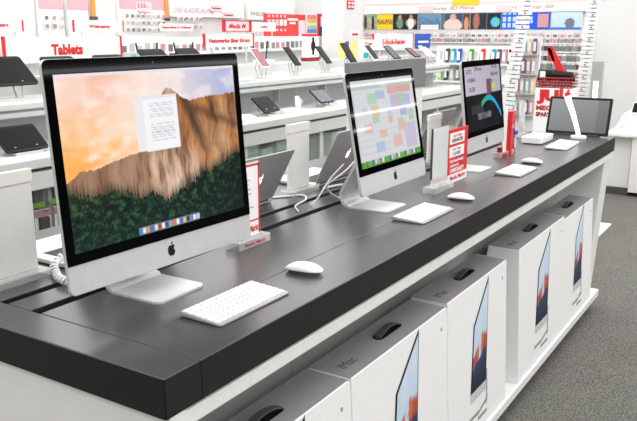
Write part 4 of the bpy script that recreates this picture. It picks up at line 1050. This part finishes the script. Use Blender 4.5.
for i, (x, y, w, h) in enumerate([(.05, .13, .09, .16), (.06, .03, .16, .10), (.06, -.07, .12, .09), (.15, .03, .2, .12)]):
    nm = ['left', 'middle', 'right', 'rear'][i]
    t = thing('black_pouch', 'black soft pouch in the red basket, %s one' % nm, 'pouch', (6.05+x, .90+y, .1655), 0, 'pouches in the red basket')
    MB().tube([(-.0, -w*.5, .06), (.0, -w*.25, .075+h*.35), (0, w*.25, .08+h*.35), (0, w*.5, .06)], [.02, .045, .045, .02], 10).build('pouch', M_black, t, smooth=True)
    if i == 0: MB().box(-.055, -.02, .08, -.048, .03, .15).build('white_tag', M_card, t)
t = thing('lit_post', 'grey post with a white lit strip beside the far label column', 'post', (8.2, 1.03, FZ))
MB().box(-.03, -.065, 0, .05, .055, .335-FZ).build('post', M_bgrey, t, bevel=.003); MB().box(-.034, -.03, -.30-FZ, -.03, .025, .11-FZ).build('lit_strip', M_glow, t)
MB().box(-.12, -.15, 0, .14, .14, .02).build('foot', M_lgrey, t)

# ------------------------------------------------------------------ counter at the right edge
ct = thing('white_counter', 'white counter with phones at the right edge of the photo', 'counter', (8.0, .2, FZ))
cb = lambda x0, y0, z0, x1, y1, z1: MB().box(x0-8.0, y0-.2, z0-FZ, x1-8.0, y1-.2, z1-FZ)
cb(8.0, .55, FZ+.08, 8.7, .80, -.47).build('cabinet', M_white, ct, bevel=.003); cb(7.9, -1.2, FZ+.05, 8.7, .53, -.47).build('cabinet', M_white, ct, bevel=.003)
cb(7.97, .54, FZ, 8.69, .79, FZ+.08).build('plinth', M_dgrey, ct)
cb(7.86, -1.2, -.47, 8.75, .84, -.44).build('worktop', M_white, ct, bevel=.004)
MB().hexa([(-.05, -1.3, .70), (.70, -1.3, .70), (.70, .56, .70), (-.05, .56, .70), (.25, -1.3, .90), (.70, -1.3, .90), (.70, .50, .90), (.25, .50, .90)]).build('sloped_display', M_whitep, ct)
for i, (y, x, z) in enumerate([(.66, 8.03, -.375), (.45, 8.03, -.375), (.58, 8.22, -.245), (.40, 8.22, -.245)]):
    t = thing('smartphone', ['white edged dark phone in front row of right counter, left', 'dark phone in front row of right counter, right', 'dark phone in the back row of right counter, left', 'dark phone in back row of right counter, right'][i], 'phone', (x, y, z), -math.pi/2, 'phones on the right counter')
    P = lambda a, b, d: (a, b*.70-d*.72, b*.72+d*.70)
    MB().prism(rrect(-.045, 0, .045, .16, .01, 3), .0, .012, P).build('casing', M_wphone if i % 2 == 0 else M_dgrey, t); MB().prism(rrect(-.038, .01, .038, .15, .005, 2), .012, .0135, P).build('screen', M_bezel if i != 0 else M_lgrey, t)

# ceiling strip lamps running along the store (seen as white lines mirrored in the glass fronts)
for n_, y in enumerate((-9.0, -14.5, -20.5)):
    struct('strip_lamp_%d' % (n_+1), MB().box(-4, y-.03, CZ-.14-.04*n_, 39, y+.03, CZ-.08), M_lamp)
for o in VAR+VARD+VARB: bpy.data.objects.remove(o)

for i, x in enumerate([5.43, 6.67]):
    t = thing('hanging_strip', ['orange strip hanging above the right end of the Webcams sign', 'orange strip hanging above the sign for Gesundheit'][i], 'hanging strip', (x, YB-.08, .80))
    MB().box(-.03, 0, .03, .03, .02, .40).build('strip', M_orange, t); MB().box(-.05, -.01, 0, .05, .02, .04).build('dark_clip', M_dgrey, t)

# ------------------------------------------------------------------ light
def area(x, y, sx, sy, power, z=CZ-.05):
    l = bpy.data.lights.new('ceiling_lamp', 'AREA'); l.shape = 'RECTANGLE'; l.size = sx; l.size_y = sy; l.energy = power
    l.color = (1.0, .99, .97)
    o = link(bpy.data.objects.new('ceiling_lamp', l)); o.location = (x, y, z)
for ix in range(4):
    for iy in range(5):
        area(-3.2 + 4.0*ix, -7.2 + 3.1*iy, 3.4, 2.4, 78)
wd = bpy.data.worlds.new('world'); sc.world = wd; wd.use_nodes = True
wd.node_tree.nodes['Background'].inputs['Color'].default_value = (1, 1, 1, 1); wd.node_tree.nodes['Background'].inputs['Strength'].default_value = .4
sc.view_settings.view_transform = 'Standard'; sc.view_settings.look = 'None'; sc.view_settings.exposure = 0.0
sc.cycles.use_denoising = True
sc.cycles.max_bounces = 8; sc.cycles.transparent_max_bounces = 12

# ------------------------------------------------------------------ sub-parts
SUB = {'desktop_computer': {'screen': 'front_glass', 'camera_lens': 'front_glass', 'screen_text': 'front_glass', 'maker_logo': 'housing', 'rear_shell': 'housing'},
       'laptop': {'screen': 'lid', 'lit_logo': 'lid', 'keyboard_panel': 'base', 'touchpad': 'base', 'rubber_feet': 'base'},
       'computer_carton': {'handle': 'lid', 'handle_recess': 'lid', 'carton_lettering': 'lid', 'printed_frame': 'carton', 'printed_screen': 'carton', 'printed_chin': 'carton', 'printed_stand': 'carton', 'printed_line': 'carton', 'small_sticker': 'carton', 'tape_seam': 'carton'},
       'shelf_sign': {'lettering': 'board', 'red_edge': 'board', 'red_frame': 'board', 'white_line': 'board'},
       'notice_board': {'label_lettering': 'board', 'board_lettering': 'board', 'white_label': 'board', 'white_foot_strip': 'board', 'foot_lettering': 'board'},
       'tablet_computer': {'screen': 'casing'}, 'smartphone': {'screen': 'casing'},
       'sign_holder': {'sheet_lettering': 'price_sheet', 'red_border': 'price_sheet', 'printed_lines': 'price_sheet', 'foot_lettering': 'foot_block', 'dark_edge': 'price_sheet'},
       'price_card': {'price': 'card', 'printed_line': 'card'}, 'poster': {'print': 'board', 'lettering': 'board', 'pink_tag': 'board'},
       'promotion_bin': {'lettering': 'cabinet', 'red_strip': 'cabinet'}, 'phone_case': {'insert': 'shell'},
       'touch_screen': {'screen': 'frame'}, 'label_column': {'dark_mark': 'post'}}
stem = lambda o: o.name.split('.')[0]
for o in [q for q in sc.objects if q.parent is None]:
    mp = SUB.get(stem(o))
    if not mp: continue
    ch = list(o.children); by = {}
    for c in ch: by.setdefault(stem(c), c)
    for c in ch:
        tgt = mp.get(stem(c))
        if tgt in by and by[tgt] is not c: c.parent = by[tgt]
